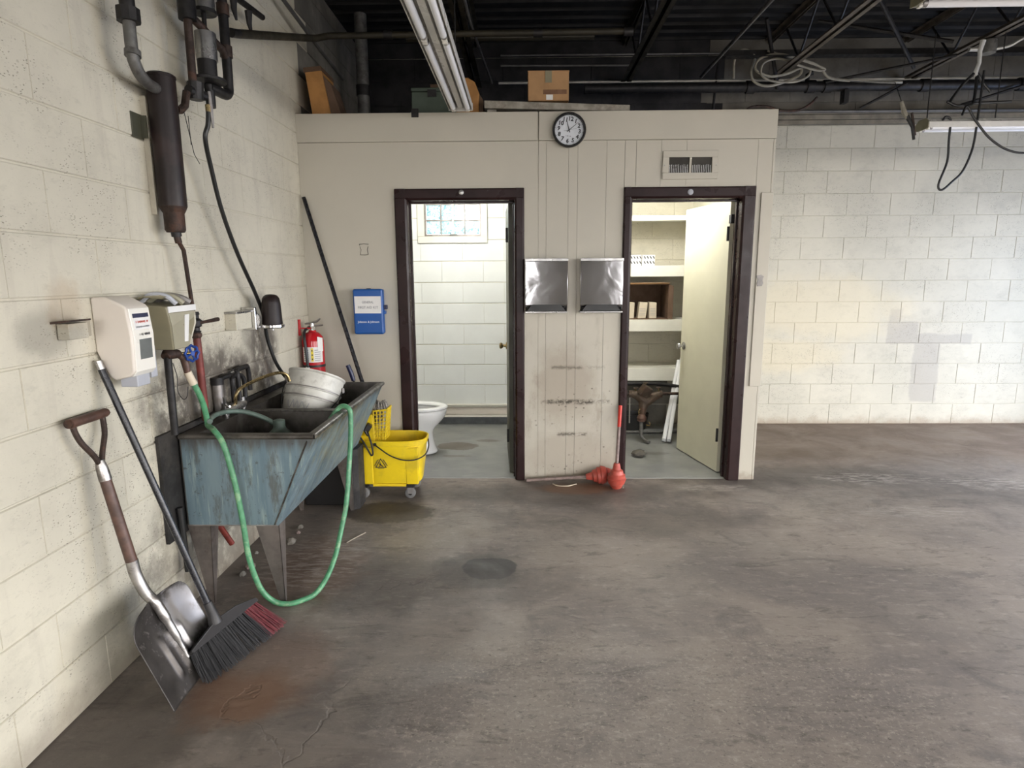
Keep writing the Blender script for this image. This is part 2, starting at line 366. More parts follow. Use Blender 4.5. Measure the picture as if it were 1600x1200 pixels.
def emis(name, col, s):
    t = NT(name); t.b.inputs['Emission Color'].default_value = (*col, 1); t.b.inputs['Emission Strength'].default_value = s
    return t.done(col, .4)
M['lit'] = emis('lit lamp bowl', (1, .98, .95), 4)

def frosted():
    m = bpy.data.materials.new('patterned frosted glass'); m.use_nodes = True; t = m.node_tree; t.nodes.clear()
    out = t.nodes.new('ShaderNodeOutputMaterial'); mix = t.nodes.new('ShaderNodeMixShader'); tr = t.nodes.new('ShaderNodeBsdfTranslucent'); gl = t.nodes.new('ShaderNodeBsdfGlossy')
    g = t.nodes.new('ShaderNodeNewGeometry'); n = t.nodes.new('ShaderNodeTexNoise'); n.inputs['Scale'].default_value = 34; n.inputs['Detail'].default_value = 3; n.inputs['Distortion'].default_value = 1.6
    t.links.new(g.outputs['Position'], n.inputs['Vector'])
    r = t.nodes.new('ShaderNodeValToRGB'); r.color_ramp.elements[0].position = .36; r.color_ramp.elements[0].color = (.20, .33, .36, 1); r.color_ramp.elements[1].position = .56; r.color_ramp.elements[1].color = (.56, .70, .74, 1)
    t.links.new(n.outputs['Fac'], r.inputs[0]); t.links.new(r.outputs[0], tr.inputs[0]); gl.inputs['Roughness'].default_value = .12
    mix.inputs[0].default_value = .08; t.links.new(tr.outputs[0], mix.inputs[1]); t.links.new(gl.outputs[0], mix.inputs[2]); t.links.new(mix.outputs[0], out.inputs[0])
    return m
M['frosted'] = frosted()

# ------------------------------------------------------------------ geometry helpers
ORG = {}
def org(o): return ORG.get(o.name, Vector((0, 0, 0))) if o else Vector((0, 0, 0))

def tag(o, label=None, cat=None, group=None, kind=None):
    if label: o['label'] = label
    if cat: o['category'] = cat
    if group: o['group'] = group
    if kind: o['kind'] = kind
    return o

def thing(name, loc, label=None, cat=None, group=None, kind=None):
    o = bpy.data.objects.new(name, None); COL.objects.link(o); o.location = loc; o.empty_display_size = .05
    ORG[o.name] = Vector(loc)
    return tag(o, label, cat, group, kind)

def frame_of(d):
    d = d.normalized(); a = Vector((0, 0, 1)) if abs(d.z) < .9 else Vector((1, 0, 0))
    u = d.cross(a).normalized(); return u, d.cross(u).normalized()

def smooth_path(pts, n=6):
    """Catmull-Rom through the given points"""
    P = [Vector(p) for p in pts]; P = [2 * P[0] - P[1]] + P + [2 * P[-1] - P[-2]]; out = []
    for i in range(1, len(P) - 2):
        for k in range(n):
            s = k / n; a, b, c, d = P[i - 1], P[i], P[i + 1], P[i + 2]
            out.append(.5 * ((2 * b) + (c - a) * s + (2 * a - 5 * b + 4 * c - d) * s * s + (3 * b - a - 3 * c + d) * s ** 3))
    out.append(P[-2]); return out

class MB:
    def __init__(s): s.v = []; s.f = []
    def addmesh(s, vs, fs):
        k = len(s.v); s.v += [Vector(v) for v in vs]; s.f += [tuple(i + k for i in f) for f in fs]; return s
    def box(s, x0, x1, y0, y1, z0, z1):
        return s.addmesh([(x0, y0, z0), (x1, y0, z0), (x1, y1, z0), (x0, y1, z0), (x0, y0, z1), (x1, y0, z1), (x1, y1, z1), (x0, y1, z1)],
                         [(0, 3, 2, 1), (4, 5, 6, 7), (0, 1, 5, 4), (1, 2, 6, 5), (2, 3, 7, 6), (3, 0, 4, 7)])
    def obox(s, c, sx, sy, sz, rot=None):
        """box centred on c, turned by Euler rot"""
        R = Matrix.Identity(3)
        if rot:
            from mathutils import Euler
            R = Euler(rot).to_matrix()
        c = Vector(c)
        vs = [c + R @ Vector((x * sx / 2, y * sy / 2, z * sz / 2)) for x, y, z in ((-1, -1, -1), (1, -1, -1), (1, 1, -1), (-1, 1, -1), (-1, -1, 1), (1, -1, 1), (1, 1, 1), (-1, 1, 1))]
        return s.addmesh(vs, [(0, 3, 2, 1), (4, 5, 6, 7), (0, 1, 5, 4), (1, 2, 6, 5), (2, 3, 7, 6), (3, 0, 4, 7)])
    def prism(s, poly, a, b, axis):
        """polygon in the two other axes, extruded from a to b along axis 'x','y','z'"""
        def mk(p, t): return {'x': (t, p[0], p[1]), 'y': (p[0], t, p[1]), 'z': (p[0], p[1], t)}[axis]
        n = len(poly); vs = [mk(p, a) for p in poly] + [mk(p, b) for p in poly]
        fs = [tuple(range(n)), tuple(range(2 * n - 1, n - 1, -1))] + [((i + 1) % n, i, n + i, n + (i + 1) % n) for i in range(n)]
        return s.addmesh(vs, fs)
    def tube(s, pts, r, n=10, caps=True):
        P = [Vector(p) for p in pts]; m = len(P); R = r if isinstance(r, (list, tuple)) else [r] * m; k = len(s.v)
        T = [(P[min(i + 1, m - 1)] - P[max(i - 1, 0)]).normalized() for i in range(m)]
        u, v = frame_of(T[0])
        for i in range(m):
            u = (u - T[i] * u.dot(T[i])).normalized(); v = T[i].cross(u).normalized()
            for j in range(n):
                a = 2 * PI * j / n; s.v.append(P[i] + (u * math.cos(a) + v * math.sin(a)) * R[i])
        for i in range(m - 1):
            for j in range(n):
                q = (j + 1) % n; s.f.append((k + i * n + j, k + i * n + q, k + (i + 1) * n + q, k + (i + 1) * n + j))
        if caps:
            s.f.append(tuple(k + j for j in range(n - 1, -1, -1))); s.f.append(tuple(k + (m - 1) * n + j for j in range(n)))
        return s
    def cyl(s, p0, p1, r0, r1=None, n=20): return s.tube([p0, p1], [r0, r0 if r1 is None else r1], n)
    def lathe(s, c, prof, axis=(0, 0, 1), n=24, closed=False):
        """prof: (distance along axis, radius)"""
        c = Vector(c); d = Vector(axis).normalized(); u, v = frame_of(d); k = len(s.v); m = len(prof)
        for (h, r) in prof:
            for j in range(n):
                a = 2 * PI * j / n; s.v.append(c + d * h + (u * math.cos(a) + v * math.sin(a)) * max(r, 1e-5))
        for i in range(m - 1 + (1 if closed else 0)):
            for j in range(n):
                q = (j + 1) % n; i2 = (i + 1) % m
                s.f.append((k + i * n + j, k + i2 * n + j, k + i2 * n + q, k + i * n + q))
        if not closed:
            if prof[0][1] > 1e-4: s.f.append(tuple(k + j for j in range(n)))
            if prof[-1][1] > 1e-4: s.f.append(tuple(k + (m - 1) * n + j for j in range(n - 1, -1, -1)))
        return s
    def loft(s, rings, cap0=True, cap1=True):
        k = len(s.v); n = len(rings[0])
        for r in rings: s.v += [Vector(p) for p in r]
        for i in range(len(rings) - 1):
            for j in range(n):
                q = (j + 1) % n; s.f.append((k + i * n + j, k + i * n + q, k + (i + 1) * n + q, k + (i + 1) * n + j))
        if cap0: s.f.append(tuple(k + j for j in range(n - 1, -1, -1)))
        if cap1: s.f.append(tuple(k + (len(rings) - 1) * n + j for j in range(n)))
        return s
    def build(s, name, mat, parent=None, bevel=0, seg=2, smooth=True, solid=0, sub=0, angle=35, **tg):
        if parent is None:
            lo = Vector([min(v[i] for v in s.v) for i in range(3)]); hi = Vector([max(v[i] for v in s.v) for i in range(3)])
            L = Vector(((lo.x + hi.x) / 2, (lo.y + hi.y) / 2, lo.z))
        else: L = org(parent)
        me = bpy.data.meshes.new(name); me.from_pydata([v - L for v in s.v], [], s.f); me.validate()
        bm = bmesh.new(); bm.from_mesh(me); bmesh.ops.remove_doubles(bm, verts=bm.verts, dist=1e-6)
        bmesh.ops.recalc_face_normals(bm, faces=bm.faces); bm.to_mesh(me); bm.free()
        me.materials.append(M[mat] if isinstance(mat, str) else mat)
        if smooth:
            me.polygons.foreach_set('use_smooth', [True] * len(me.polygons)); me.set_sharp_from_angle(angle=math.radians(angle))
        o = bpy.data.objects.new(name, me); COL.objects.link(o)
        if parent: o.parent = parent
        else: o.location = L
        ORG[o.name] = L.copy()
        if solid: md = o.modifiers.new('solid', 'SOLIDIFY'); md.thickness = solid; md.offset = 0
        if bevel: md = o.modifiers.new('bevel', 'BEVEL'); md.width = bevel; md.segments = seg; md.limit_method = 'ANGLE'; md.angle_limit = math.radians(40); md.harden_normals = True
        if sub: md = o.modifiers.new('sub', 'SUBSURF'); md.levels = sub; md.render_levels = sub
        tag(o, **tg)
        return o

def text(body, size, c, right, up, mat, parent, name='lettering', depth=.0006, width=None, bold=0):
    """lettering centred on c, reading along 'right', as a thin raised mesh"""
    cu = bpy.data.curves.new('t', 'FONT'); cu.body = body; cu.size = size; cu.align_x = 'CENTER'; cu.align_y = 'CENTER'; cu.extrude = depth; cu.resolution_u = 2; cu.offset = bold
    tmp = bpy.data.objects.new('t', cu); COL.objects.link(tmp)
    dg = bpy.context.evaluated_depsgraph_get(); me = bpy.data.meshes.new_from_object(tmp.evaluated_get(dg))
    bpy.data.objects.remove(tmp); r = Vector(right).normalized(); u = Vector(up).normalized(); n = r.cross(u)
    xs = [v.co.x for v in me.vertices]; k = 1.
    if width and xs: k = width / (max(xs) - min(xs))
    L = org(parent); c = Vector(c)
    for v in me.vertices: v.co = c - L + r * v.co.x * k + u * v.co.y + n * v.co.z
    me.materials.clear(); me.materials.append(M[mat]); me.name = name
    o = bpy.data.objects.new(name, me); COL.objects.link(o); o.parent = parent; ORG[o.name] = L.copy()
    return o

def marks(c, right, up, width, h, mat, parent, seed=1, name='small_print'):
    """print too small to read in the photo: an uneven row of letter-sized strokes"""
    rn = random.Random(seed); r = Vector(right).normalized(); u = Vector(up).normalized(); n = r.cross(u); c = Vector(c) + n * .0002; b = MB(); x = -width / 2
    while x < width / 2:
        wd = h * rn.uniform(.12, .45); hh = h * rn.uniform(.6, 1.) / 2
        if rn.random() > .12: b.addmesh([c + r * x - u * hh, c + r * (x + wd) - u * hh, c + r * (x + wd) + u * hh * rn.uniform(.4, 1), c + r * x + u * hh], [(0, 1, 2, 3)])
        x += wd + h * .18
    return b.build(name, mat, parent, smooth=False)

def place_mesh(name, me, loc, parent, mat_world=None):
    o = bpy.data.objects.new(name, me); COL.objects.link(o); o.parent = parent; o.location = Vector(loc) - org(parent)
    return o

# ================================================================== SETTING
C = .2032; BL = .4064
LX, RY, PY = -1.53, 6.04, 4.325      # left wall face, rear wall face, partition face
ROOF = 3.58

MB().box(-1.8, 5.9, -3.7, 6.3, -.12, 0).build('floor', 'floor', smooth=False, kind='structure')
b = MB()
b.box(-1.53, .36, PY + .02, RY + .01, 0, .004); b.box(.36, 1.62, PY + .02, RY + .01, 0, .004)
b.build('floor_inner_rooms', 'grey_floor', smooth=False, kind='structure')

# blocks ------------------------------------------------------------
_bc = {}
def block_mesh(wd, axis, mat):
    key = (round(wd, 3), axis, mat)
    if key in _bc: return _bc[key]
    g = .0007; gz = .0034 if axis == 'left' else .0026; h = C; c = .003; d = .0025 if axis == 'rear' else .0035
    # local: u along wall 0..wd, z 0..h, depth 0 = back, front raised
    u0, u1, z0, z1 = g, wd - g, gz, h - gz
    back = [(u0, 0, z0), (u1, 0, z0), (u1, 0, z1), (u0, 0, z1)]
    mid = [(u0, .010, z0), (u1, .010, z0), (u1, .010, z1), (u0, .010, z1)]
    fr = [(u0 + c * .6, .010 + d, z0 + c), (u1 - c * .6, .010 + d, z0 + c), (u1 - c * .6, .010 + d, z1 - c), (u0 + c * .6, .010 + d, z1 - c)]
    vs = back + mid + fr
    if axis == 'left': vs = [(y, x, z) for x, y, z in vs]        # u -> Y, depth -> +X
    else: vs = [(x, -y, z) for x, y, z in vs]                    # depth -> -Y
    fs = [(8, 9, 10, 11)]
    for i in range(4):
        j = (i + 1) % 4; fs += [(i, j, 4 + j, 4 + i), (4 + i, 4 + j, 8 + j, 8 + i)]
    me = bpy.data.meshes.new('block'); me.from_pydata(vs, [], fs); bm = bmesh.new(); bm.from_mesh(me); bmesh.ops.recalc_face_normals(bm, faces=bm.faces)
    bm.normal_update()
    ff = max(bm.faces, key=lambda f: f.calc_area()); want = Vector((1, 0, 0)) if axis == 'left' else Vector((0, -1, 0))
    if ff.normal.dot(want) < 0: bmesh.ops.reverse_faces(bm, faces=bm.faces)
    bm.to_mesh(me); bm.free(); me.materials.append(M[mat]); _bc[key] = me
    return me

def courses(parent, axis, u_lo, u_hi, k0, k1, phase, mat_fn, face, skip=lambda a, b, k: False, cuts=()):
    cnt = 0; rnd = random.Random(3)
    for k in range(k0, k1):
        ph = phase[k % 2]; n0 = math.floor((u_lo - ph) / BL); u = ph + n0 * BL
        while u < u_hi - .01:
            segs = [(max(u, u_lo), min(u + BL, u_hi))]
            for (cu0, cu1, ck0, ck1) in cuts:
                if ck0 <= k < ck1:
                    ns = []
                    for a, b_ in segs:
                        if b_ <= cu0 or a >= cu1: ns.append((a, b_))
                        else:
                            if a < cu0: ns.append((a, cu0))
                            if b_ > cu1: ns.append((cu1, b_))
                    segs = ns
            for a, b_ in segs:
                if b_ - a < .03 or skip(a, b_, k): continue
                me = block_mesh(b_ - a, axis, mat_fn((a + b_) / 2, k)); j = rnd.uniform(-.0012, .0012)
                loc = (face - .013 + j, a, k * C) if axis == 'left' else (a, face + .013 - j, k * C)
                place_mesh('block', me, loc, parent); cnt += 1
            u += BL
    return cnt

wl = MB().box(LX - .2, LX - .0055, -3.6, RY + .2, 0, ROOF).build('wall_left', 'block_left', smooth=False, kind='structure')
n1 = courses(wl, 'left', .75, RY - .001, 0, 17, (2.005, 2.21), lambda u, k: 'block_dim' if (u > 4.45 and k >= 12) else 'block_left', LX,  # dim grey paints in the shade above the partition
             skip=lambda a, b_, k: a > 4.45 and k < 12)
b = MB()
# rear wall with window opening
WX0, WX1, WZ0, WZ1 = -.955, -.405, 9 * C + .035, 11 * C + .08
b.box(LX, WX0, RY + .0055, RY + .2, 0, ROOF); b.box(WX1, 5.84, RY + .0055, RY + .2, 0, ROOF)
b.box(WX0, WX1, RY + .0055, RY + .2, 0, WZ0); b.box(WX0, WX1, RY + .0055, RY + .2, WZ1, ROOF)
wr = b.build('wall_rear', 'block_rear', smooth=False, kind='structure')
n2 = courses(wr, 'rear', LX + .001, 5.62, 0, 17, (2.66, 2.457), lambda u, k: 'block_dim' if (.36 < u < 1.62 and k < 3) else 'block_toilet' if (u < .4 and k < 12) else ('block_black' if (k >= 12 and u < 1.72) else ('block_dark' if k >= 14 else 'block_rear')), RY,  # darker materials paint in shade up high and under the closet shelf
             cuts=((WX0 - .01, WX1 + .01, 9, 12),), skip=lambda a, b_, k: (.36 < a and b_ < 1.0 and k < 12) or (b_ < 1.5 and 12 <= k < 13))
print('blocks', n1, n2)
# the part of both walls above the numbered courses, and timber nailers where the darkened courses begin
MB().box(1.70, 5.64, RY - .020, RY - .0015, 17 * C + .001, ROOF).build('wall_rear_head', 'block_dark', smooth=False, kind='structure')
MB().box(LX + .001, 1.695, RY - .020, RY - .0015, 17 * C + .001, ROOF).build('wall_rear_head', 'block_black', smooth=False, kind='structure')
MB().box(LX + .001, 1.70, RY + .0036, RY + .0054, 12 * C, 17 * C).build('upper_joint_dark', 'block_black', wr, smooth=False)  # joints darkened as well, continuing the painted shade
MB().box(1.70, 5.64, RY + .0036, RY + .0054, 14 * C, 17 * C).build('upper_joint_dark', 'block_dark', wr, smooth=False)
MB().box(LX - .0054, LX - .0036, 4.45, RY, 12 * C, ROOF).build('upper_joint_dark', 'block_dim', wl, smooth=False)
MB().box(LX - .0054, LX + .0005, 4.45, RY, 17 * C + .001, ROOF).build('upper_joint_dark', 'block_dim', wl, smooth=False)
NB = simple('dirty nailer board', (.23, .20, .15), .7, 0, .35, 8, .15)
for i, (z0, z1, y) in enumerate(((2.850, 2.886, RY - .016), (2.890, 2.930, RY - .028), (2.934, 2.962, RY - .040))): MB().box(1.70, 5.64, y, RY - .001, z0, z1).build('trim_%d' % (i + 1), NB, bevel=.002, seg=1, kind='structure')
# unseen right and back walls, open bays and pier placed to shape the light
b = MB(); b.box(5.65, 5.85, -3.6, -2.5, 0, ROOF); b.box(5.65, 5.85, 3.3, 4.1, 0, ROOF); b.box(5.65, 5.85, 5.2, RY + .2, 0, ROOF); b.box(5.65, 5.85, -2.5, 3.3, 2.7, ROOF); b.box(5.65, 5.85, 4.1, 5.2, 2.1, ROOF)
b.build('wall_right', 'block_rear', smooth=False, kind='structure')
b = MB(); b.box(LX - .2, -1.4, -3.7, -3.5, 0, ROOF); b.box(0, 2.0, -3.7, -3.5, 0, ROOF); b.box(5.2, 5.85, -3.7, -3.5, 0, ROOF); b.box(-1.4, 0, -3.7, -3.5, 2.7, ROOF); b.box(2.0, 5.2, -3.7, -3.5, 2.7, ROOF)
b.build('wall_back', 'block_dim', smooth=False, kind='structure')  # toned dark so the chrome dispensers reflect a dim room
# yard outside the open bays
MB().box(-30, 35, -35, 40, -.35, -.13).build('ground', simple('yard concrete', (.22, .21, .20), .9, 0, .2, 1, 0), smooth=False, kind='structure')

# ceiling: corrugated deck, ribs run left-right --------------------
poly = []; y = -3.6
while y < 6.2:
    poly += [(y, ROOF), (y + .09, ROOF), (y + .105, ROOF + .038), (y + .145, ROOF + .038), (y + .16, ROOF)]; y += .16
b = MB(); vs = []
for (yy, zz) in poly: vs += [(-1.75, yy, zz), (5.85, yy, zz)]
b.addmesh(vs, [(2 * i, 2 * i + 1, 2 * i + 3, 2 * i + 2) for i in range(len(poly) - 1)])
b.box(-1.75, 5.85, -3.6, 6.25, ROOF + .05, ROOF + .15)
b.build('ceiling', 'deck', smooth=False, kind='structure')

# partition (timber-framed front of the two little rooms) -----------
D1 = (-.882, .007, -.792, -.063); D2 = (.686, 1.575, .744, 1.481)
HT, HI = 2.072, 1.992; PT = 2.56
b = MB()
core = PY + .012
for x0, x1, z0, z1 in ((LX, D1[0] + .02, 0, PT), (D1[0] + .02, D1[1] - .02, HT - .02, PT), (D1[1] - .02, D2[0] + .02, 0, PT), (D2[0] + .02, D2[1] - .02, HT - .02, PT), (D2[1] - .02, 1.675, 0, PT)):
    b.box(x0, x1, core, core + .10, z0, z1)
wp = b.build('wall_partition', 'partition', smooth=False, kind='structure')
def board(x0, x1, z0, z1, y0=PY, y1=None, mat='partition', g=.0008):
    y1 = core if y1 is None else y1
    MB().box(x0 + g, x1 - g, y0, y1, z0, z1).build('board', mat, wp, bevel=.0005, seg=1, smooth=False)
BZ = 2.376
MB().box(LX + .002, D1[0], PY, core, 0, BZ).box(D1[0], .1022, PY, core, HT, BZ).build('board', 'partition', wp, smooth=False)
board(D1[1], .104, 0, HT, g=.0006)
for x0, x1 in ((.104, .157), (.157, .308), (.308, .37), (.37, .564), (.564, D2[0])): board(x0, x1, 0, BZ)
board(D2[0], .763, HT, BZ, g=.0016); board(.763, .93, HT, BZ); board(.93, 1.10, HT, BZ, g=.0006); board(1.10, D2[1], HT, BZ, g=.0006)
board(D2[1], 1.675, 0, BZ)
# proud top band in two lengths with a gap at the joint
board(LX, .100, BZ + .002, PT, y0=PY - .010, y1=core); board(.106, 1.690, BZ + .002, PT, y0=PY - .010, y1=core)
# loose cover strip at the right-hand end
MB().box(1.612, 1.692, PY - .012, PY - .001, .70, 2.03).build('cover_strip', 'partition', wp, bevel=.002, seg=1)
MB().box(1.675, 1.69, PY - .001, PY + .11, 0, BZ).build('end_board', 'partition', wp, bevel=.002, seg=1)
# room sides and lids
MB().box(.33, .39, core + .10, RY, 0, 2.44).build('wall_divider', 'closet_wall', smooth=False, kind='structure')
MB().box(1.62, 1.675, core + .10, RY, 0, 2.44).build('wall_closet_right', 'closet_wall', smooth=False, kind='structure')
MB().box(LX, 1.675, core + .005, RY, 2.44, 2.53).build('ceiling_inner_rooms', 'white_wood', smooth=False, kind='structure')
b = MB().box(LX, .33, RY - .012, RY - .001, 0, .085); b.build('baseboard_rear', simple('dark grey base band', (.13, .14, .145), .5), smooth=False, kind='structure')

# electrical boxes, scrap bracket shown on partition
# door frames -------------------------------------------------------
def door_frame(idx, D, label):
    xo0, xo1, xi0, xi1 = D
    t = thing('door_%d' % idx, ((xi0 + xi1) / 2, PY, 0), kind='structure')
    # hollow metal section, outer face proud of the boards, rounded lip to the opening
    def jamb(xo, xi):
        s = 1 if xi > xo else -1; w = abs(xi - xo)
        prof = [(0, PY + .001), (0, PY - .014), (.008 * 1, PY - .022), (w - .018, PY - .024), (w - .004, PY - .014), (w, PY + .004), (w, PY + .052), (w + .012, PY + .052), (w + .012, PY + .078), (w, PY + .078), (w, PY + .125), (.03, PY + .125), (.03, PY + .001)]
        b = MB().prism([(xo + s * u, yy) for u, yy in prof], 0, HT, 'z')
        b.build('jamb', 'frame', t, bevel=.002, seg=1)
    jamb(xo0, xi0); jamb(xo1, xi1)
    h = HT - HI
    prof = [(PY + .001, HT), (PY - .015, HT), (PY - .023, HT - .008), (PY - .025, HI + .018), (PY - .015, HI + .004), (PY + .004, HI), (PY + .052, HI), (PY + .052, HI - .012), (PY + .078, HI - .012), (PY + .078, HI), (PY + .125, HI), (PY + .125, HT - .03), (PY + .001, HT - .03)]
    MB().prism(prof, xo0 + .004, xo1 - .004, 'x').build('head', 'frame', t, bevel=.002, seg=1)
    return t
d1 = door_frame(1, D1, ''); d2 = door_frame(2, D2, '')
MB().lathe((-.42, PY - .024, 2.045), [(0, .017), (.004, .017), (.006, .012), (.0065, 0)], (0, -1, 0), 20).build('round_plate', 'chrome_dull', d1, label='small round metal plate')
MB().lathe((1.13, PY - .024, 2.035), [(0, .019), (.004, .019), (.006, .014), (.0065, 0)], (0, -1, 0), 20).build('round_plate', 'grey_plastic', d2, label='small round grey plate')
# leaves: thin slab between hinge point and free point
def leaf(t, hp, fp, mat, th, knob_mat, z0=.012, z1=2.0, kz=.905, edge=None, side=-1):
    h = Vector((*hp, 0)); f = Vector((*fp, 0)); d = (f - h).normalized(); n = Vector((-d.y, d.x, 0))
    vs = [h + n * th / 2, f + n * th / 2, f - n * th / 2, h - n * th / 2]
    b = MB().addmesh([(v.x, v.y, z0) for v in vs] + [(v.x, v.y, z1) for v in vs], [(0, 3, 2, 1), (4, 5, 6, 7), (0, 1, 5, 4), (1, 2, 6, 5), (2, 3, 7, 6), (3, 0, 4, 7)])
    lf = b.build('door_leaf', mat, t, bevel=.002, seg=1)
    for z in (.25, 1.72):
        MB().cyl((*(h + n * th * .8).xy, z), (*(h + n * th * .8).xy, z + .10), .009, n=12).build('hinge', 'black_iron', t)
    kc = f - d * .06
    for s in (-1, 1):
        b = MB(); b.lathe((kc.x, kc.y, kz), [(th / 2, .030), (th / 2 + .006, .030), (th / 2 + .010, .012), (th / 2 + .030, .010), (th / 2 + .036, .022), (th / 2 + .050, .027), (th / 2 + .060, .022), (th / 2 + .064, 0)], tuple(n * s), 20)
        b.build('knob', knob_mat, lf)
    return lf
leaf(d1, (-.088, PY + .135), (-.125, PY + .85), 'olive_edge', .036, 'brass')  # dark olive takes in the shadow on the leaf's edge
leaf(d2, (1.478, PY + .145), (1.338, PY + .80), 'door_cream', .036, 'chrome_dull')
# closer bracket on the upper hinge side of door 2, strike scratches
MB().obox((1.47, PY + .13, 1.87), .03, .05, .06).build('hinge_plate', 'black_iron', d2, bevel=.003)

# window ------------------------------------------------------------
wn = thing('window_1', (-.68, RY, WZ0), kind='structure')
def ringbox(b, x0, x1, z0, z1, wdt, y0, y1):
    b.box(x0, x1, y0, y1, z0, z0 + wdt); b.box(x0, x1, y0, y1, z1 - wdt, z1); b.box(x0, x0 + wdt, y0, y1, z0 + wdt, z1 - wdt); b.box(x1 - wdt, x1, y0, y1, z0 + wdt, z1 - wdt); return b
ringbox(MB(), -1.015, -.345, WZ0 - .065, WZ1 + .06, .062, RY - .022, RY + .006).build('casing', 'white_wood', wn, bevel=.002, seg=1)
ringbox(MB(), WX0, WX1, WZ0, WZ1, .018, RY + .02, RY + .06).build('window_frame', 'galv', wn, bevel=.001, seg=1)
for x in (-.795, -.565): MB().box(x - .006, x + .006, RY + .028, RY + .052, WZ0 + .018, WZ1 - .018).build('muntin', 'galv', wn)
MB().box(-.69, -.668, RY + .024, RY + .056, WZ0 + .018, WZ1 - .018).build('muntin', 'white_wood', wn)
for z in (WZ0 + .15, WZ0 + .30): MB().box(WX0 + .018, WX1 - .018, RY + .029, RY + .051, z - .006, z + .006).build('muntin', 'galv', wn)
xs = [WX0 + .018, -.795, -.679, -.565, WX1 - .018]; zs = [WZ0 + .018, WZ0 + .15, WZ0 + .30, WZ1 - .018]
for i in range(4):
    for j in range(3): MB().box(xs[i] + .003, xs[i + 1] - .003, RY + .038, RY + .042, zs[j] + .003, zs[j + 1] - .003).build('pane', 'frosted', wn)
MB().tube([(-.70, RY - .005, WZ0 + .03), (-.70, RY - .03, WZ0 + .012), (-.63, RY - .03, WZ0 + .012)], .006, 8).build('latch', 'chrome_dull', wn)

# lamps in the two rooms -------------------------------------------
def room_lamp(x, y, power, label):
    t = thing('ceiling_lamp', (x, y, 2.44), label, 'lamp')
    MB().lathe((x, y, 2.44), [(0, .09), (-.02, .09), (-.03, .075)], n=24).build('base', 'fixture', t)
    MB().lathe((x, y, 2.41), [(0, .11), (-.03, .13), (-.07, .11), (-.095, .05), (-.10, 0)], n=24).build('bowl', 'lit', t)
    d = bpy.data.lights.new('bulb_light', 'POINT'); d.energy = power; d.shadow_soft_size = .12; d.color = (1, 1, .97)
    o = bpy.data.objects.new('bulb_light', d); COL.objects.link(o); o.parent = t; o.location = (0, 0, -.22)
room_lamp(-.60, 5.05, 42, 'white glass bowl lamp on the toilet room ceiling')
room_lamp(1.0, 4.95, 40, 'white glass bowl lamp on the closet ceiling')

# ================================================================== ROOF STEEL AND PIPES
# open-web joists, running front to back
JZ = 3.20
for i, (x, mat, lab) in enumerate(((-.43, 'joist_dark', 'brown steel bar joist above the left strip light, between it and the clock'),
                                   (.93, 'joist_dark', 'olive brown steel bar joist above the right-hand closet doorway'),
                                   (2.24, 'joist_tan', 'tan double-angle bar joist over the cream cable coil'),
                                   (3.46, 'joist_tan', 'grey tan bar joist crossing the top right corner with a junction box'),
                                   (4.70, 'joist_dark', 'dark bar joist at the far right edge of the ceiling'))):
    t = thing('bar_joist', (x, 1.6, JZ), lab, 'joist', 'bar joists under the roof deck')
    for s in (-1, 1):
        b = MB(); xo = x + s * .010
        b.box(min(xo, xo + s * .038), max(xo, xo + s * .038), -3.4, RY - .002, JZ, JZ + .005); b.box(min(xo, xo + s * .005), max(xo, xo + s * .005), -3.4, RY - .002, JZ, JZ + .038)
        b.build('bottom_chord', mat, t)
        b = MB(); b.box(min(xo, xo + s * .038), max(xo, xo + s * .038), -3.4, RY - .002, ROOF - .008, ROOF - .003); b.box(min(xo, xo + s * .005), max(xo, xo + s * .005), -3.4, RY - .002, ROOF - .045, ROOF - .003)
        b.build('top_chord', mat, t)
    pts = []; y = -3.3; up = 0
    while y < RY - .1: pts.append((x, y, JZ + .012 if not up else ROOF - .015)); y += .31; up ^= 1
    pts2 = []
    for a, c in zip(pts, pts[1:]):
        pts2 += [a, (Vector(a) * .5 + Vector(c) * .5)]
    MB().tube(pts2 + [pts[-1]], .0095, 8).build('web_rod', 'black_iron', t)

def pipe(name, pts, r, mat, label, cat='pipe', n=12, sm=0, group=None):
    P = smooth_path(pts, sm) if sm else pts
    return tag(MB().tube(P, r, n).build(name, mat), label, cat, group)

# long dark pipe across under the joists, in front of the partition line
t = thing('cross_pipe', (-.3, 4.40, 3.03), 'dark steel pipe crossing the ceiling from the left wall to the clock side', 'pipe')
MB().cyl((-1.40, 3.15, 2.64), (-1.395, 3.22, 2.66), .021).build('elbow', 'black_iron', t)
MB().tube([(-1.395, 3.22, 2.66), (-1.36, 4.30, 3.02), (-1.30, 4.40, 3.07), (.72, 4.41, 3.08)], .021, 12).build('pipe_run', 'joist_dark', t)
for x in (-.9, .1, .70): MB().cyl((x - .03, 4.405, 3.075), (x + .03, 4.405, 3.075), .028).build('coupling', 'black_iron', t)

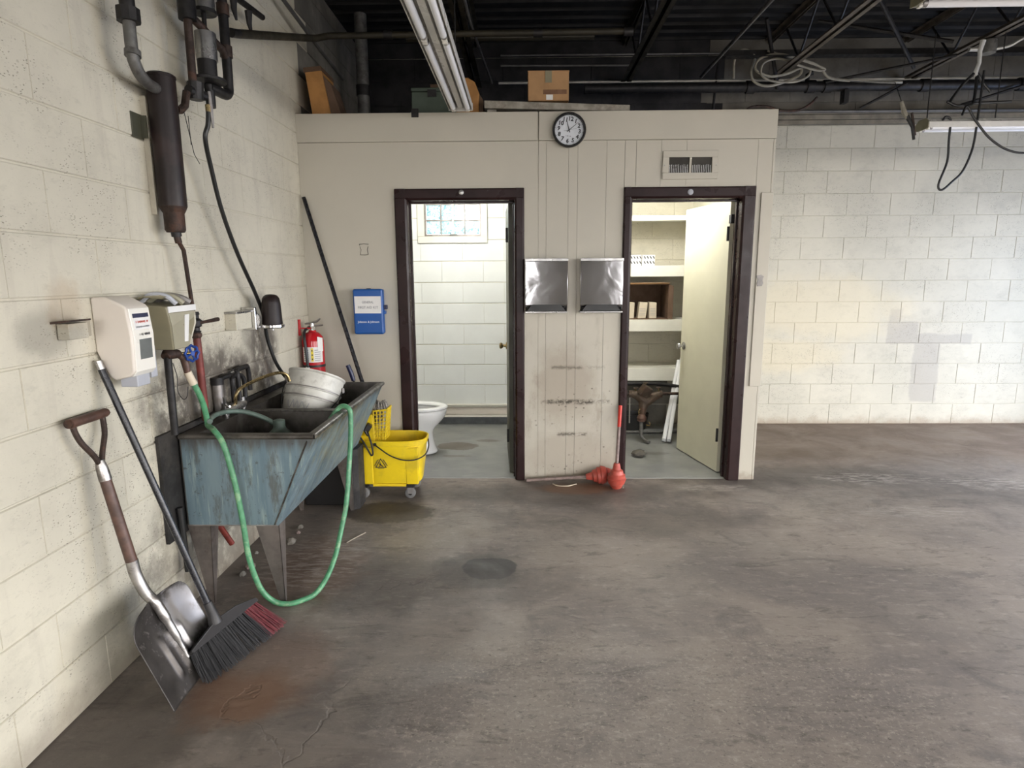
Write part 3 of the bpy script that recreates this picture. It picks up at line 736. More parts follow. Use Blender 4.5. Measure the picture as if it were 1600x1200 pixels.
t = thing('sprinkler_main', (2.2, 5.86, 3.09), 'thick black pipe running along the rear wall under the joists', 'pipe')
MB().cyl((.55, 5.84, 3.125), (5.64, 5.84, 3.125), .042, n=18).build('pipe_run', 'black_iron', t)
for x in (2.02, 2.55, 2.70, 3.55, 4.4): MB().cyl((x - .035, 5.84, 3.125), (x + .035, 5.84, 3.125), .054, n=18).build('coupling', 'black_iron', t)
for x in (2.86, 4.95): MB().box(x - .02, x + .02, 5.80, 5.88, 2.98, 3.09).build('bracket', 'black_iron', t)
MB().tube([(2.52, 5.84, 3.16), (2.52, 5.84, 3.22), (2.56, 5.84, 3.24)], .02).build('branch', 'black_iron', t)
pipe('conduit', [(-.22, 5.92, 3.205), (5.64, 5.92, 3.205)], .0125, 'conduit_bright', 'thin pale conduit running straight above the thick black rear pipe', 'conduit', 10)
pipe('conduit', [(-.20, 5.90, 3.345), (1.02, 5.90, 3.335)], .009, 'conduit', 'thin grey conduit behind the cardboard box, the lower of the close pair', 'conduit', 8)
pipe('conduit', [(-.20, 5.90, 3.43), (5.6, 5.90, 3.42)], .008, 'conduit', 'thin grey conduit highest on the rear wall, passing behind the web rods', 'conduit', 8)
pipe('conduit', [(1.70, 5.99, 2.955), (5.64, 5.99, 2.945)], .014, 'conduit', 'dark thin conduit clipped on the rear wall above its top block course', 'conduit', 10)
pipe('conduit', [(-.36, 2.6, 3.06), (-.345, 4.4, 3.13), (-.28, 5.90, 3.20)], .010, 'conduit', 'thin grey conduit beside the brown joist, right of the strip light', 'conduit', 8)
pipe('conduit', [(1.55, 2.6, 3.14), (1.55, 4.27, 3.17), (1.56, 5.75, 3.19)], .014, 'conduit', 'straight grey conduit slanting over the closet end of the partition', 'conduit', 10)
pipe('steel_beam', [(-.9, 5.1, 3.30), (.55, 5.1, 3.30)], .03, 'joist_dark', 'dark round beam above the green box', 'beam', 10)
t = thing('roof_beam', (2.6, 5.45, 3.33), 'dark angle beam crossing behind the tan joists near the rear wall', 'beam')
MB().box(1.7, 5.6, 5.52, 5.60, 3.28, 3.286).build('flange', 'black_iron', t); MB().box(1.7, 5.6, 5.594, 5.60, 3.286, 3.35).build('web', 'black_iron', t)
for i, (a, c, l) in enumerate((((1.95, 5.35, 3.50), (2.25, 5.80, 3.10), 'dark diagonal brace rod crossing the cable coil'), ((2.55, 4.9, 3.52), (3.3, 5.6, 3.20), 'dark diagonal brace behind the tan joist, middle of the right ceiling'), ((3.35, 5.2, 3.26), (2.45, 5.55, 3.55), 'dark brace leaning the opposite way, left of the junction box'), ((1.75, 5.92, 3.35), (1.70, 5.92, 2.58), 'black vertical hanger strap behind the right end of the partition top'), ((2.62, 5.7, 3.12), (3.42, 5.25, 3.18), 'black slanting rod under the tan joist toward the junction box'), ((3.05, 5.93, 2.96), (3.35, 5.75, 3.12), 'short black stay rod above the rear wall block edge'), ((3.95, 5.93, 2.98), (4.75, 5.6, 3.20), 'black stay rod above the lower right light'))):
    pipe('brace_rod', [a, c], .016 if i < 3 else .012, 'black_iron', l, 'rod', 8)
# vertical stack pipe rising from the inner rooms
t = thing('stack_pipe', (-1.315, 5.35, 2.53), 'thick grey vertical vent pipe standing behind the partition top at left', 'pipe')
MB().cyl((-1.315, 5.35, 2.53), (-1.315, 5.35, ROOF - .01), .050, n=20).build('pipe_run', 'grey_pipe', t)
MB().cyl((-1.315, 5.35, 2.95), (-1.315, 5.35, 3.03), .058, n=20).build('coupling', 'black_iron', t)
pipe('bent_tube', [(-1.0, 5.7, 2.53), (-1.0, 5.7, 2.84), (-.98, 5.7, 2.90), (-.9, 5.7, 2.885), (-.30, 5.7, 2.88)], .011, 'conduit_bright', 'thin bright bent tube in the dark left of the green box', 'tube', 10, 5)
pipe('wall_conduit', [(-1.50, 2.6, 3.30), (-1.47, 3.6, 3.20), (-1.42, 4.6, 3.05), (-1.38, 5.0, 2.98)], .013, 'conduit', 'grey conduit slanting along the top of the left wall above the leaning orange box', 'conduit', 10)

# junction box and hanging stuff at the right ------------------------
t = thing('junction_box', (3.47, 4.98, 3.08), 'round metal junction box under the tan joist near the top right light', 'electrical box')
MB().lathe((3.47, 4.98, 3.10), [(0, .05), (.045, .055), (.09, .05)], n=20).build('can', 'grey_pipe', t)
MB().cyl((3.40, 4.98, 3.13), (3.33, 4.98, 3.13), .015).build('connector', 'conduit_bright', t)
pipe('flex_conduit', [(3.52, 4.98, 3.13), (3.62, 4.97, 3.15), (3.72, 4.95, 3.20), (3.9, 4.95, 3.205), (4.6, 4.9, 3.20), (5.2, 4.9, 3.22)], .011, 'conduit_bright', 'pale flexible conduit leaving the junction box to the right', 'conduit', 8, 5)

t = thing('cable_coil', (2.2, 5.62, 3.07), 'loose coil of cream cable hanging under the tan joist', 'cable')
loop = [(1.80, 5.62, 3.13), (1.80, 5.62, 3.28), (1.87, 5.62, 3.36), (1.96, 5.60, 3.30), (1.93, 5.58, 3.17), (1.97, 5.58, 3.09), (2.08, 5.58, 3.06), (2.24, 5.60, 3.10), (2.36, 5.62, 3.16), (2.36, 5.62, 3.21), (2.24, 5.60, 3.16), (2.08, 5.56, 3.13), (1.96, 5.55, 3.18), (1.98, 5.55, 3.26), (2.12, 5.55, 3.30), (2.30, 5.56, 3.27), (2.50, 5.58, 3.21), (2.62, 5.60, 3.12), (2.95, 5.62, 3.10), (3.25, 5.66, 3.10)]
MB().tube(smooth_path(loop, 6), .011, 8).build('cable_loop', 'cable_white', t)
loop2 = [(2.05, 5.56, 3.33), (2.2, 5.56, 3.29), (2.4, 5.57, 3.24), (2.55, 5.58, 3.19), (2.48, 5.58, 3.18), (2.3, 5.56, 3.22), (2.15, 5.54, 3.26), (2.02, 5.53, 3.23), (2.0, 5.53, 3.14), (2.1, 5.55, 3.09), (2.3, 5.58, 3.09), (2.42, 5.6, 3.14), (2.44, 5.6, 3.20)]
MB().tube(smooth_path(loop2, 6), .009, 8).build('cable_loop', 'cable_white', t)
t = thing('rubber_cord', (2.4, 5.93, 2.93), 'dark red cord drooping above the rear wall beside the partition top', 'cord')
MB().tube(smooth_path([(1.98, 5.95, 2.90), (2.06, 5.93, 2.975), (2.20, 5.93, 2.985), (2.34, 5.93, 2.95), (2.50, 5.93, 2.95), (2.60, 5.93, 3.0), (2.66, 5.93, 3.06)], 6), .011, 8).build('cord', 'rusty', t)

pipe('hanging_cord', smooth_path([(3.075, 4.80, 2.585), (3.10, 4.80, 2.615), (3.135, 4.80, 2.59), (3.14, 4.80, 2.45), (3.145, 4.80, 2.30), (3.10, 4.80, 2.14), (3.13, 4.80, 2.10), (3.20, 4.80, 2.16), (3.27, 4.80, 2.24), (3.32, 4.80, 2.40), (3.33, 4.80, 2.60), (3.335, 4.80, 2.80), (3.335, 4.80, 2.93)], 5), .008, 'black_rubber', 'black cord hanging in a long loop in front of the lower right light', 'cord', 8)
pipe('hanging_cord', smooth_path([(3.20, 4.78, 2.62), (3.23, 4.78, 2.68), (3.29, 4.78, 2.60), (3.42, 4.78, 2.46), (3.58, 4.78, 2.37), (3.75, 4.78, 2.36), (3.98, 4.78, 2.44), (4.3, 4.78, 2.66)], 5), .008, 'black_rubber', 'black cord sagging to the right across the lower light', 'cord', 8)
t = thing('rope_tie', (3.32, 4.88, 2.93), 'knotted white rope tying a bundle of black cords to the conduit', 'rope')
MB().tube([(3.345, 4.86, 3.15), (3.33, 4.86, 3.08), (3.335, 4.86, 3.0), (3.315, 4.86, 2.93), (3.325, 4.86, 2.90)], [.018, .015, .013, .016, .012], 10).build('rope', 'cloth_white', t)
for pts in ([(3.31, 4.86, 2.93), (3.24, 4.86, 2.86), (3.17, 4.86, 2.76), (3.14, 4.84, 2.72)], [(3.33, 4.86, 2.93), (3.38, 4.86, 2.86), (3.44, 4.86, 2.80)], [(3.32, 4.86, 2.95), (3.325, 4.85, 2.84), (3.31, 4.84, 2.72), (3.25, 4.82, 2.69)], [(3.12, 4.84, 2.73), (3.2, 4.84, 2.70), (3.31, 4.84, 2.715), (3.6, 4.86, 2.73)]):
    MB().tube(smooth_path(pts, 5), .010, 8).build('cord', 'black_rubber', t)
t = thing('clamp', (2.88, 4.86, 2.55), 'dark spring clamp with pale handle hanging left of the lower right light', 'clamp')
MB().tube([(2.80, 4.86, 2.74), (2.83, 4.86, 2.66), (2.86, 4.86, 2.62)], [.012, .018, .012], 8).build('handle', 'cable_white', t)
MB().tube([(2.85, 4.86, 2.64), (2.90, 4.86, 2.56), (2.92, 4.86, 2.47)], [.016, .012, .010], 8).build('jaw', 'black_iron', t)
MB().tube([(2.885, 4.86, 2.66), (2.90, 4.86, 2.60), (2.925, 4.86, 2.50)], .009, 8).build('jaw', 'rusty', t)
MB().tube([(2.80, 4.86, 2.74), (2.79, 4.95, 2.90), (2.78, 5.83, 3.16)], .003, 5).build('wire', 'black_iron', t)

# ------------------------------------------------------------------ strip lights
def strip_light(axis, a0, a1, c, z, label, split=None, chains=()):
    """channel fixture with two lamps; axis 'y' or 'x'; a0..a1 along the axis, c across"""
    loc = ((a0 + a1) / 2, c, z) if axis == 'x' else (c, (a0 + a1) / 2, z)
    t = thing('strip_light', loc, label, 'ceiling light', 'strip lights hung from the joists')
    def P(u, v, zz): return (u, v, zz) if axis == 'x' else (v, u, zz)
    def prism(prof, u0, u1, name, mat, **k):
        vs = [P(u0, c + p, zz) for p, zz in prof] + [P(u1, c + p, zz) for p, zz in prof]; n = len(prof)
        fs = [tuple(range(n)), tuple(range(2 * n - 1, n - 1, -1))] + [((i + 1) % n, i, n + i, n + (i + 1) % n) for i in range(n)]
        return MB().addmesh(vs, fs).build(name, mat, t, bevel=.0015, seg=1, **k)
    # reflector: shallow tray with turned-down lips
    prism([(-.076, z + .012), (-.076, z + .050), (-.04, z + .078), (.04, z + .078), (.076, z + .050), (.076, z + .012), (.071, z + .012), (.071, z + .046), (.036, z + .070), (-.036, z + .070), (-.071, z + .046), (-.071, z + .012)], a0, a1, 'reflector', 'fixture')
    # raised wireway between the lamps
    prism([(-.024, z + .069), (-.016, z + .022), (.016, z + .022), (.024, z + .069)], a0 + .01, a1 - .01, 'wireway', 'fixture')
    for e in (a0, a1):
        d = .004
        vs = [(-.078, z + .010), (-.078, z + .052), (-.042, z + .082), (.042, z + .082), (.078, z + .052), (.078, z + .010), (.03, z + .004), (-.03, z + .004)]
        vv = [P(e - d, c + p, zz) for p, zz in vs] + [P(e + d, c + p, zz) for p, zz in vs]; n = 8
        MB().addmesh(vv, [tuple(range(n)), tuple(range(2 * n - 1, n - 1, -1))] + [((i + 1) % n, i, n + i, n + (i + 1) % n) for i in range(n)]).build('end_cap', 'fixture_cap' if axis == 'x' else 'fixture', t)
    secs = [(a0, a1)] if split is None else [(a0, split), (split, a1)]
    for s0, s1 in secs:
        for s in (-1, 1):
            for e in (s0 + .018, s1 - .018):
                b = MB(); o1, o2 = P(e - .008, c + s * .046, z + .055), P(e + .008, c + s * .046, z + .0)
                b.box(min(o1[0], o2[0]) - (.012 if axis == 'y' else 0), max(o1[0], o2[0]) + (.012 if axis == 'y' else 0), min(o1[1], o2[1]) - (.012 if axis == 'x' else 0), max(o1[1], o2[1]) + (.012 if axis == 'x' else 0), z + .0, z + .055)
                b.build('lamp_holder', 'white_front', t, bevel=.002, seg=1)
            u0, u1 = s0 + .026, s1 - .026
            b = MB().tube([P(u0, c + s * .046, z + .018), P(u1, c + s * .046, z + .018)], .0165, 16)
            tb = b.build('lamp_tube', 'lamp_tube', t)
            for uu in (u0, u1 - .018):
                MB().tube([P(uu, c + s * .046, z + .018), P(uu + .018, c + s * .046, z + .018)], .0172, 16).build('end_ring', 'chrome_dull', tb)
    for u in chains:
        MB().tube([P(u, c, z + .08), P(u, c, JZ)], .004, 6).build('hanger', 'black_iron', t)
    return t
strip_light('y', 1.75, 4.17, -.400, 2.525, 'long white strip light running front to back in the upper left centre', split=2.98, chains=(2.2, 3.9))
strip_light('x', 1.62, 4.06, 2.735, 2.565, 'white two-tube strip light at the top right corner of the picture', chains=(2.3, 3.46))
strip_light('x', 2.97, 5.41, 4.86, 2.530, 'white two-tube strip light hung lower in front of the rear block wall', chains=(3.0, 3.5))

# ------------------------------------------------------------------ things stored on top of the partition
TZ = 2.56
def carton(x0, x1, y0, y1, z0, z1, mat, label, cat='box', tape=True, rot=0.):
    t = thing('storage_box', ((x0 + x1) / 2, (y0 + y1) / 2, z0), label, cat)
    MB().box(x0, x1, y0, y1, z0, z1 - .004).build('carton', mat, t, bevel=.003, seg=1)
    xm = (x0 + x1) / 2
    MB().box(x0 - .002, x1 + .002, y0 - .002, (y0 + y1) / 2 - .002, z1 - .006, z1).build('flap', mat, t); MB().box(x0 - .002, x1 + .002, (y0 + y1) / 2 + .002, y1 + .002, z1 - .006, z1).build('flap', mat, t)
    if tape: MB().box(xm - .022, xm + .022, y0 - .004, y0 - .001, z1 - .075, z1 - .001).build('tape', 'olive_plastic', t)
    return t
# plank lying tilted on the wall head
b = MB().addmesh([(-.258, 4.33, 2.588), (.712, 4.33, 2.5605), (.712, 4.50, 2.5605), (-.258, 4.50, 2.588), (-.258, 4.33, 2.638), (.712, 4.33, 2.600), (.712, 4.50, 2.600), (-.258, 4.50, 2.638)],
                 [(0, 3, 2, 1), (4, 5, 6, 7), (0, 1, 5, 4), (1, 2, 6, 5), (2, 3, 7, 6), (3, 0, 4, 7)])
tag(b.build('plank', 'plank', bevel=.003, seg=1), 'whitewashed wooden plank lying tilted on top of the partition behind the clock', 'plank')
b = MB().box(-.24, -.18, 4.36, 4.48, 2.5605, 2.586); tag(b.build('wood_block', 'plank'), 'small wood block under the left end of the plank', 'wood block')
cb = carton(.034, .306, 4.345, 4.49, 2.6345, 2.822, 'cardboard', 'closed cardboard box with printed panel standing on the tilted plank')
# light rest for the box: it sits on the plank top
MB().box(.135, .292, 4.3425, 4.3445, 2.675, 2.703).build('printed_panel', simple('faded print', (.20, .10, .05), .7), cb)
MB().box(.155, .20, 4.3415, 4.3445, 2.640, 2.672).build('white_label', 'paper', cb)
t = thing('leaning_box', (-1.37, 4.45, TZ), 'narrow orange brown box leaning at the left wall on top of the partition', 'box')
b = MB().addmesh([(-1.425, 4.36, TZ), (-1.30, 4.36, TZ), (-1.30, 4.62, TZ), (-1.425, 4.62, TZ), (-1.462, 4.36, 2.84), (-1.350, 4.36, 2.85), (-1.350, 4.62, 2.85), (-1.462, 4.62, 2.84)], [(0, 3, 2, 1), (4, 5, 6, 7), (0, 1, 5, 4), (1, 2, 6, 5), (2, 3, 7, 6), (3, 0, 4, 7)])
b.build('carton', 'orange_wood', t, bevel=.004)
b = MB().addmesh([(-1.298, 4.37, TZ), (-1.235, 4.40, TZ), (-1.235, 4.60, TZ), (-1.298, 4.60, TZ), (-1.345, 4.37, 2.82), (-1.30, 4.40, 2.77), (-1.30, 4.60, 2.77), (-1.345, 4.60, 2.82)], [(0, 3, 2, 1), (4, 5, 6, 7), (0, 1, 5, 4), (1, 2, 6, 5), (2, 3, 7, 6), (3, 0, 4, 7)])
b.build('loose_flap', 'cardboard_dark', t, bevel=.003)
b = MB().addmesh([(-1.47, 4.355, 2.832), (-1.345, 4.355, 2.842), (-1.345, 4.63, 2.842), (-1.47, 4.63, 2.832), (-1.47, 4.355, 2.862), (-1.35, 4.355, 2.872), (-1.35, 4.63, 2.872), (-1.47, 4.63, 2.862)], [(0, 3, 2, 1), (4, 5, 6, 7), (0, 1, 5, 4), (1, 2, 6, 5), (2, 3, 7, 6), (3, 0, 4, 7)])
b.build('lid', 'cardboard_dark', t, bevel=.003)
t = thing('metal_case', (-.61, 4.50, TZ), 'dull green metal case on top of the partition left of the strip light', 'case')
MB().box(-.750, -.47, 4.36, 4.60, TZ, 2.705).build('body', 'green_box', t, bevel=.008); MB().box(-.753, -.467, 4.357, 4.603, 2.706, 2.730).build('lid', 'green_box', t, bevel=.006)
MB().box(-.64, -.58, 4.350, 4.358, 2.67, 2.715).build('latch', 'black_iron', t)
carton(-.66, -.47, 4.64, 4.80, TZ + .0, 2.83, 'cardboard_dark', 'dark cardboard box behind the green metal case', tape=False)
t = thing('tool_bag', (-.37, 4.5, TZ), 'rounded orange brown bag end standing right of the strip light end', 'bag')
MB().prism([(-.455, TZ), (-.30, TZ), (-.295, 2.70), (-.325, 2.775), (-.37, 2.805), (-.43, 2.80), (-.455, 2.76)], 4.40, 4.62, 'y').build('body', 'orange_wood', t, bevel=.012)
MB().prism([(-.30, TZ), (-.27, TZ), (-.27, 2.66), (-.295, 2.70)], 4.41, 4.60, 'y').build('side_flap', 'cardboard_dark', t, bevel=.004)
t = tag(MB().box(-.745, -.697, PY - .018, PY - .0105, 2.53, 2.585).build('hook_plate', 'black_iron', bevel=.003), 'small black metal plate on the partition top edge below the green case', 'bracket')

# ------------------------------------------------------------------ clock
cc = Vector((.307, PY - .0105, 2.437))
t = thing('wall_clock', (.307, PY - .011, 2.325), 'round black-rimmed wall clock with black numerals on the partition top band', 'clock')
MB().lathe(cc, [(0, .104), (.012, .111), (.030, .112), (.036, .108), (.036, .098), (.024, .094), (.018, .094)], (0, -1, 0), 64).build('rim', 'clock_black', t)
MB().lathe(cc + Vector((0, -.016, 0)), [(0, .0945), (.003, .0945)], (0, -1, 0), 64).build('face', 'clock_face', t)
rotc = math.radians(9)
def cdir(a): return Vector((math.sin(a + rotc), 0, math.cos(a + rotc)))
fy = Vector((0, -.0205, 0))
for i in range(12):
    a = 2 * PI * (i + 1) / 12
    text(str(i + 1), .037, cc + fy + cdir(a) * .070, cdir(PI / 2), cdir(0), 'ink', t, 'numeral', bold=.0012)
b = MB()
for i in range(60):
    a = 2 * PI * i / 60; d = cdir(a); p = cc + fy + d * .0885; n = cdir(a + PI / 2); L = .004 if i % 5 == 0 else .002; wd = .0012 if i % 5 == 0 else .0006
    b.addmesh([p - n * wd - d * L, p + n * wd - d * L, p + n * wd + d * L, p - n * wd + d * L], [(0, 1, 2, 3)])
b.build('minute_marks', 'ink', t, smooth=False)
def hand(a, L, tail, wd, off, mat, name):
    d = cdir(a); n = cdir(a + PI / 2); o = cc + Vector((0, -off, 0)); k = Vector((0, -.0008, 0))
    q = [o - n * wd - d * tail, o + n * wd - d * tail, o + n * wd * .5 + d * L, o - n * wd * .5 + d * L]
    MB().addmesh(q + [p + k for p in q], [(0, 1, 2, 3), (7, 6, 5, 4), (0, 4, 5, 1), (1, 5, 6, 2), (2, 6, 7, 3), (3, 7, 4, 0)]).build(name, mat, t)
hand(math.radians(-24), .060, .016, .0030, .0225, 'ink', 'hour_hand')
hand(math.radians(43), .076, .018, .0024, .0240, 'ink', 'minute_hand')
hand(math.radians(70), .050, .036, .0009, .0255, 'ink', 'second_hand')
MB().lathe(cc + Vector((0, -.0205, 0)), [(0, .0045), (.006, .0045)], (0, -1, 0), 16).build('hub', 'ink', t)
marks(cc + fy - cdir(0) * .038, cdir(PI / 2), cdir(0), .034, .009, 'grey_ink', t, 3)

# vent register -----------------------------------------------------
t = thing('wall_vent', (1.125, PY - .001, 2.118), 'cream wall vent with dark openings above the closet door', 'vent')
b = MB(); ringbox(b, .940, 1.310, 2.120, 2.305, .042, PY - .012, PY - .001); b.build('frame', 'partition', t, bevel=.003)
MB().box(.98, 1.27, PY - .003, PY - .0005, 2.16, 2.265).build('backing', 'vent_dark', t)
MB().box(1.118, 1.132, PY - .011, PY - .003, 2.162, 2.263).build('divider', 'partition', t)
MB().cyl((1.125, PY - .012, 2.255), (1.125, PY - .022, 2.252), .005).build('lever', 'white_wood', t)
rr = random.Random(5)
for i in range(24):
    x = .988 + i * .0118
    if abs(x - 1.125) < .010: continue
    h = .052 + rr.uniform(-.004, .003)
    o = MB().box(x - .0016, x + .0016, PY - .010, PY - .004, 2.162, 2.162 + h).build('fin', 'chrome_dull', t, smooth=False)
for x, z in ((.952, 2.21), (1.298, 2.21)): MB().lathe((x, PY - .012, z), [(0, .004), (.002, .003), (.0025, 0)], (0, -1, 0), 10).build('screw', 'chrome_dull', t)

# towel dispensers --------------------------------------------------
def dispenser(x0, label):
    x1 = x0 + .290; z0, z1 = 1.232, 1.598; y0 = PY - .105; yb = PY - .0005
    t = thing('towel_dispenser', ((x0 + x1) / 2, yb, z0), label, 'towel dispenser', 'chrome towel dispensers')
    # cabinet side profile (y, z)
    prof = [(yb, z0 + .010), (yb, z1), (y0 + .012, z1), (y0, z1 - .020), (y0, z0 + .055), (y0 + .03, z0 + .012)]
    MB().prism(prof, x0, x1, 'x').build('cabinet', 'chrome_wavy', t, bevel=.003, angle=12)
    MB().box(x0 - .001, x1 + .001, y0 - .004, y0 + .016, z1 - .018, z1 + .002).build('top_lip', 'chrome_dull', t, bevel=.002)
    # sloping tray and dark slot below
    MB().prism([(x0 + .012, z0 + .012), (x0 + .045, z0 + .056), (x1 - .045, z0 + .056), (x1 - .012, z0 + .012)], y0 - .003, y0 + .004, 'y').build('slot', 'black_plastic', t, bevel=.001)
    MB().box(x0 - .001, x1 + .001, y0 - .002, yb - .004, z0, z0 + .010).build('bottom_lip', 'chrome_dull', t, bevel=.002)
    return t
dispenser(.013, 'chrome towel dispenser beside the toilet room door, left one of the pair')
dispenser(.390, 'chrome towel dispenser beside the closet door, right one of the pair')

# first-aid case ----------------------------------------------------
t = thing('first_aid_case', (-1.065, PY - .0005, 1.075), 'blue plastic first aid case on the partition left of the toilet door', 'first aid case')
fx0, fx1, fz0, fz1 = -1.185, -.975, 1.085, 1.400; fy0 = PY - .075
MB().box(fx0 + .004, fx1 - .004, PY - .040, PY - .0005, fz0 + .003, fz1 - .003).build('back_shell', 'blue_case', t, bevel=.010, seg=3)
MB().box(fx0, fx1, fy0, PY - .042, fz0, fz1).build('lid', 'blue_case', t, bevel=.014, seg=3)
MB().box(fx1 - .006, fx1 + .022, fy0 + .02, PY - .02, fz1 - .142, fz1 - .112).build('latch', 'navy', t, bevel=.004)
MB().box(fx1 - .006, fx1 + .012, fy0 + .02, PY - .02, fz1 - .175, fz1 - .150).build('latch', 'blue_case', t, bevel=.004)
MB().box(fx0 + .012, fx1 - .014, fy0 - .0012, fy0 + .0002, fz1 - .168, fz1 - .050).build('paper_label', 'paper', t)
lc = Vector(((fx0 + fx1) / 2, fy0 - .0018, 0)); X = (1, 0, 0); Z = (0, 0, 1)
text('GENERAL', .024, lc + Vector((0, 0, fz1 - .092)), X, Z, 'grey_ink', t, width=.080)
text('FIRST AID KIT', .024, lc + Vector((0, 0, fz1 - .128)), X, Z, 'grey_ink', t, width=.140)
text('Johnson & Johnson', .021, lc + Vector((0, .0012, fz1 - .228)), X, Z, 'white_ink', t, width=.150)
MB().cyl((-1.09, fy0 + .02, fz1 - .001), (-1.06, fy0 + .02, fz1 - .001), .005).build('catch', 'black_plastic', t)

# small scar / opening plate above the case
t = tag(MB().prism([(-1.138, 1.700), (-1.076, 1.704), (-1.080, 1.688), (-1.086, 1.672), (-1.082, 1.640), (-1.132, 1.636), (-1.128, 1.668), (-1.134, 1.684)], PY - .0045, PY - .0005, 'y').build('wall_patch', 'partition', bevel=.0015), 'small cup-shaped painted scar on the partition above the blue case', 'wall patch')
for pts in ([(-1.140, PY - .002, 1.706), (-1.108, PY - .003, 1.709), (-1.074, PY - .002, 1.706)], [(-1.138, PY - .002, 1.706), (-1.132, PY - .003, 1.684), (-1.126, PY - .003, 1.668), (-1.134, PY - .002, 1.634), (-1.10, PY - .003, 1.632), (-1.080, PY - .002, 1.636), (-1.084, PY - .003, 1.67), (-1.078, PY - .003, 1.69)]):
    MB().tube(pts, .002, 6).build('crack_edge', 'vent_dark', t)
# metal keeper on the right jamb board
t = tag(MB().prism([(1.615, 1.478), (1.645, 1.482), (1.662, 1.472), (1.655, 1.450), (1.660, 1.425), (1.652, 1.405), (1.622, 1.404), (1.616, 1.425), (1.624, 1.450), (1.612, 1.465)], PY - .0165, PY - .0122, 'y').build('keeper_plate', 'galv', bevel=.001), 'small torn metal plate on the board right of the closet door', 'metal plate')

# ------------------------------------------------------------------ toilet
def ell(cx, cy, z, rx, ry, n=40, back=1.0):
    out = []
    for i in range(n):
        a = 2 * PI * i / n; c, s = math.cos(a), math.sin(a)
        x = rx * (abs(c) ** .92) * (1 if c > 0 else -back); out.append((cx + x if c > 0 else cx - rx * back * abs(c) ** .8, cy + ry * (abs(s) ** .95) * (1 if s > 0 else -1), z))
    return out
TY = 4.985; t = thing('toilet', (-1.0, TY, .004), 'white porcelain toilet against the left wall of the toilet room', 'toilet')
rings = [ell(-.93, TY, .004, .205, .115), ell(-.93, TY, .030, .205, .115), ell(-.93, TY, .06, .185, .100), ell(-.935, TY, .16, .165, .088), ell(-.94, TY, .22, .175, .095), ell(-.93, TY, .27, .225, .130), ell(-.915, TY, .325, .258, .168), ell(-.91, TY, .375, .268, .180), ell(-.91, TY, .395, .266, .178)]
inner = [ell(-.91, TY, .396, .225, .140), ell(-.91, TY, .33, .19, .115), ell(-.93, TY, .25, .11, .07), ell(-.95, TY, .21, .05, .04)]
MB().loft(rings + inner).build('bowl', 'porcelain', t, angle=60, sub=1)
seat = [ell(-.91, TY, .398, .268, .182), ell(-.91, TY, .404, .275, .188), ell(-.91, TY, .416, .272, .186), ell(-.91, TY, .421, .255, .170), ell(-.91, TY, .419, .215, .130), ell(-.91, TY, .410, .200, .118), ell(-.91, TY, .400, .200, .118)]
b = MB().loft(seat, False, False); n_ = 40
k = len(b.v); b.f += [(k - n_ + j, k - n_ + (j + 1) % n_, (j + 1) % n_, j) for j in range(n_)]
b.build('seat', 'porcelain', t, angle=60)
MB().box(-1.20, -1.12, TY - .10, TY + .10, .30, .40).build('neck', 'porcelain', t, bevel=.02, seg=3)
MB().box(-1.515, -1.33, TY - .235, TY + .235, .39, .745).build('tank', 'porcelain', t, bevel=.02, seg=3)
MB().box(-1.34, -1.18, TY - .10, TY + .10, .22, .395).build('mount', 'porcelain', t, bevel=.03, seg=3)
MB().box(-1.522, -1.322, TY - .245, TY + .245, .746, .785).build('tank_lid', 'porcelain', t, bevel=.012, seg=3)
MB().tube([(-1.33, TY - .17, .68), (-1.305, TY - .17, .68), (-1.30, TY - .10, .675)], .008, 8).build('flush_lever', 'chrome', t)
# seat lid standing against the tank
lid0 = []; lid1 = []
for i in range(32):
    a = 2 * PI * i / 32; yy = TY + .180 * math.sin(a); zz = .63 + .215 * math.cos(a); xx = -1.235 - (zz - .42) * .13
    lid0.append((xx, yy, zz)); lid1.append((xx + .016, yy, zz))
MB().loft([lid0, lid1]).build('seat_lid', 'porcelain', t, bevel=.005, angle=50)

# baseboard heater on the rear wall of the toilet room
t = thing('baseboard_heater', (-.6, RY - .06, .085), 'white baseboard heater cover along the toilet room rear wall', 'heater')
MB().prism([(RY - .001, .21), (RY - .045, .21), (RY - .055, .198), (RY - .052, .190), (RY - .025, .190), (RY - .025, .10), (RY - .055, .10), (RY - .062, .094), (RY - .062, .086), (RY - .001, .086)], LX + .005, .325, 'x').build('cover', 'white_wood', t, bevel=.001, seg=1)
MB().box(LX + .006, .324, RY - .040, RY - .026, .112, .182).build('front_panel', 'white_plastic', t)
MB().tube([(LX + .006, RY - .050, .210), (.324, RY - .050, .210)], .009, 10).build('top_rail', 'white_front', t)
MB().tube([(LX + .006, RY - .058, .092), (.324, RY - .058, .092)], .009, 10).build('bottom_rail', 'white_front', t)

# ------------------------------------------------------------------ closet shelving
for i, (zt, zb, lab) in enumerate(((2.005, 1.961, 'topmost of the four white closet shelves'), (1.568, 1.470, 'white closet shelf holding the small striped boxes'), (1.080, .976, 'white closet shelf holding the open cardboard box'), (.633, .516, 'lowest white closet shelf above the pipe valves'))):
    t = thing('closet_shelf', (1.0, 5.62, zb), lab, 'shelf', 'closet shelves')
    MB().box(.392, 1.618, 5.635, RY - .002, zt - .022, zt).build('shelf_board', 'white_wood', t, smooth=False)
    MB().box(.392, 1.618, 5.615, 5.634, zb, zt + .001).build('front_board', 'white_wood', t, bevel=.0015, seg=1)
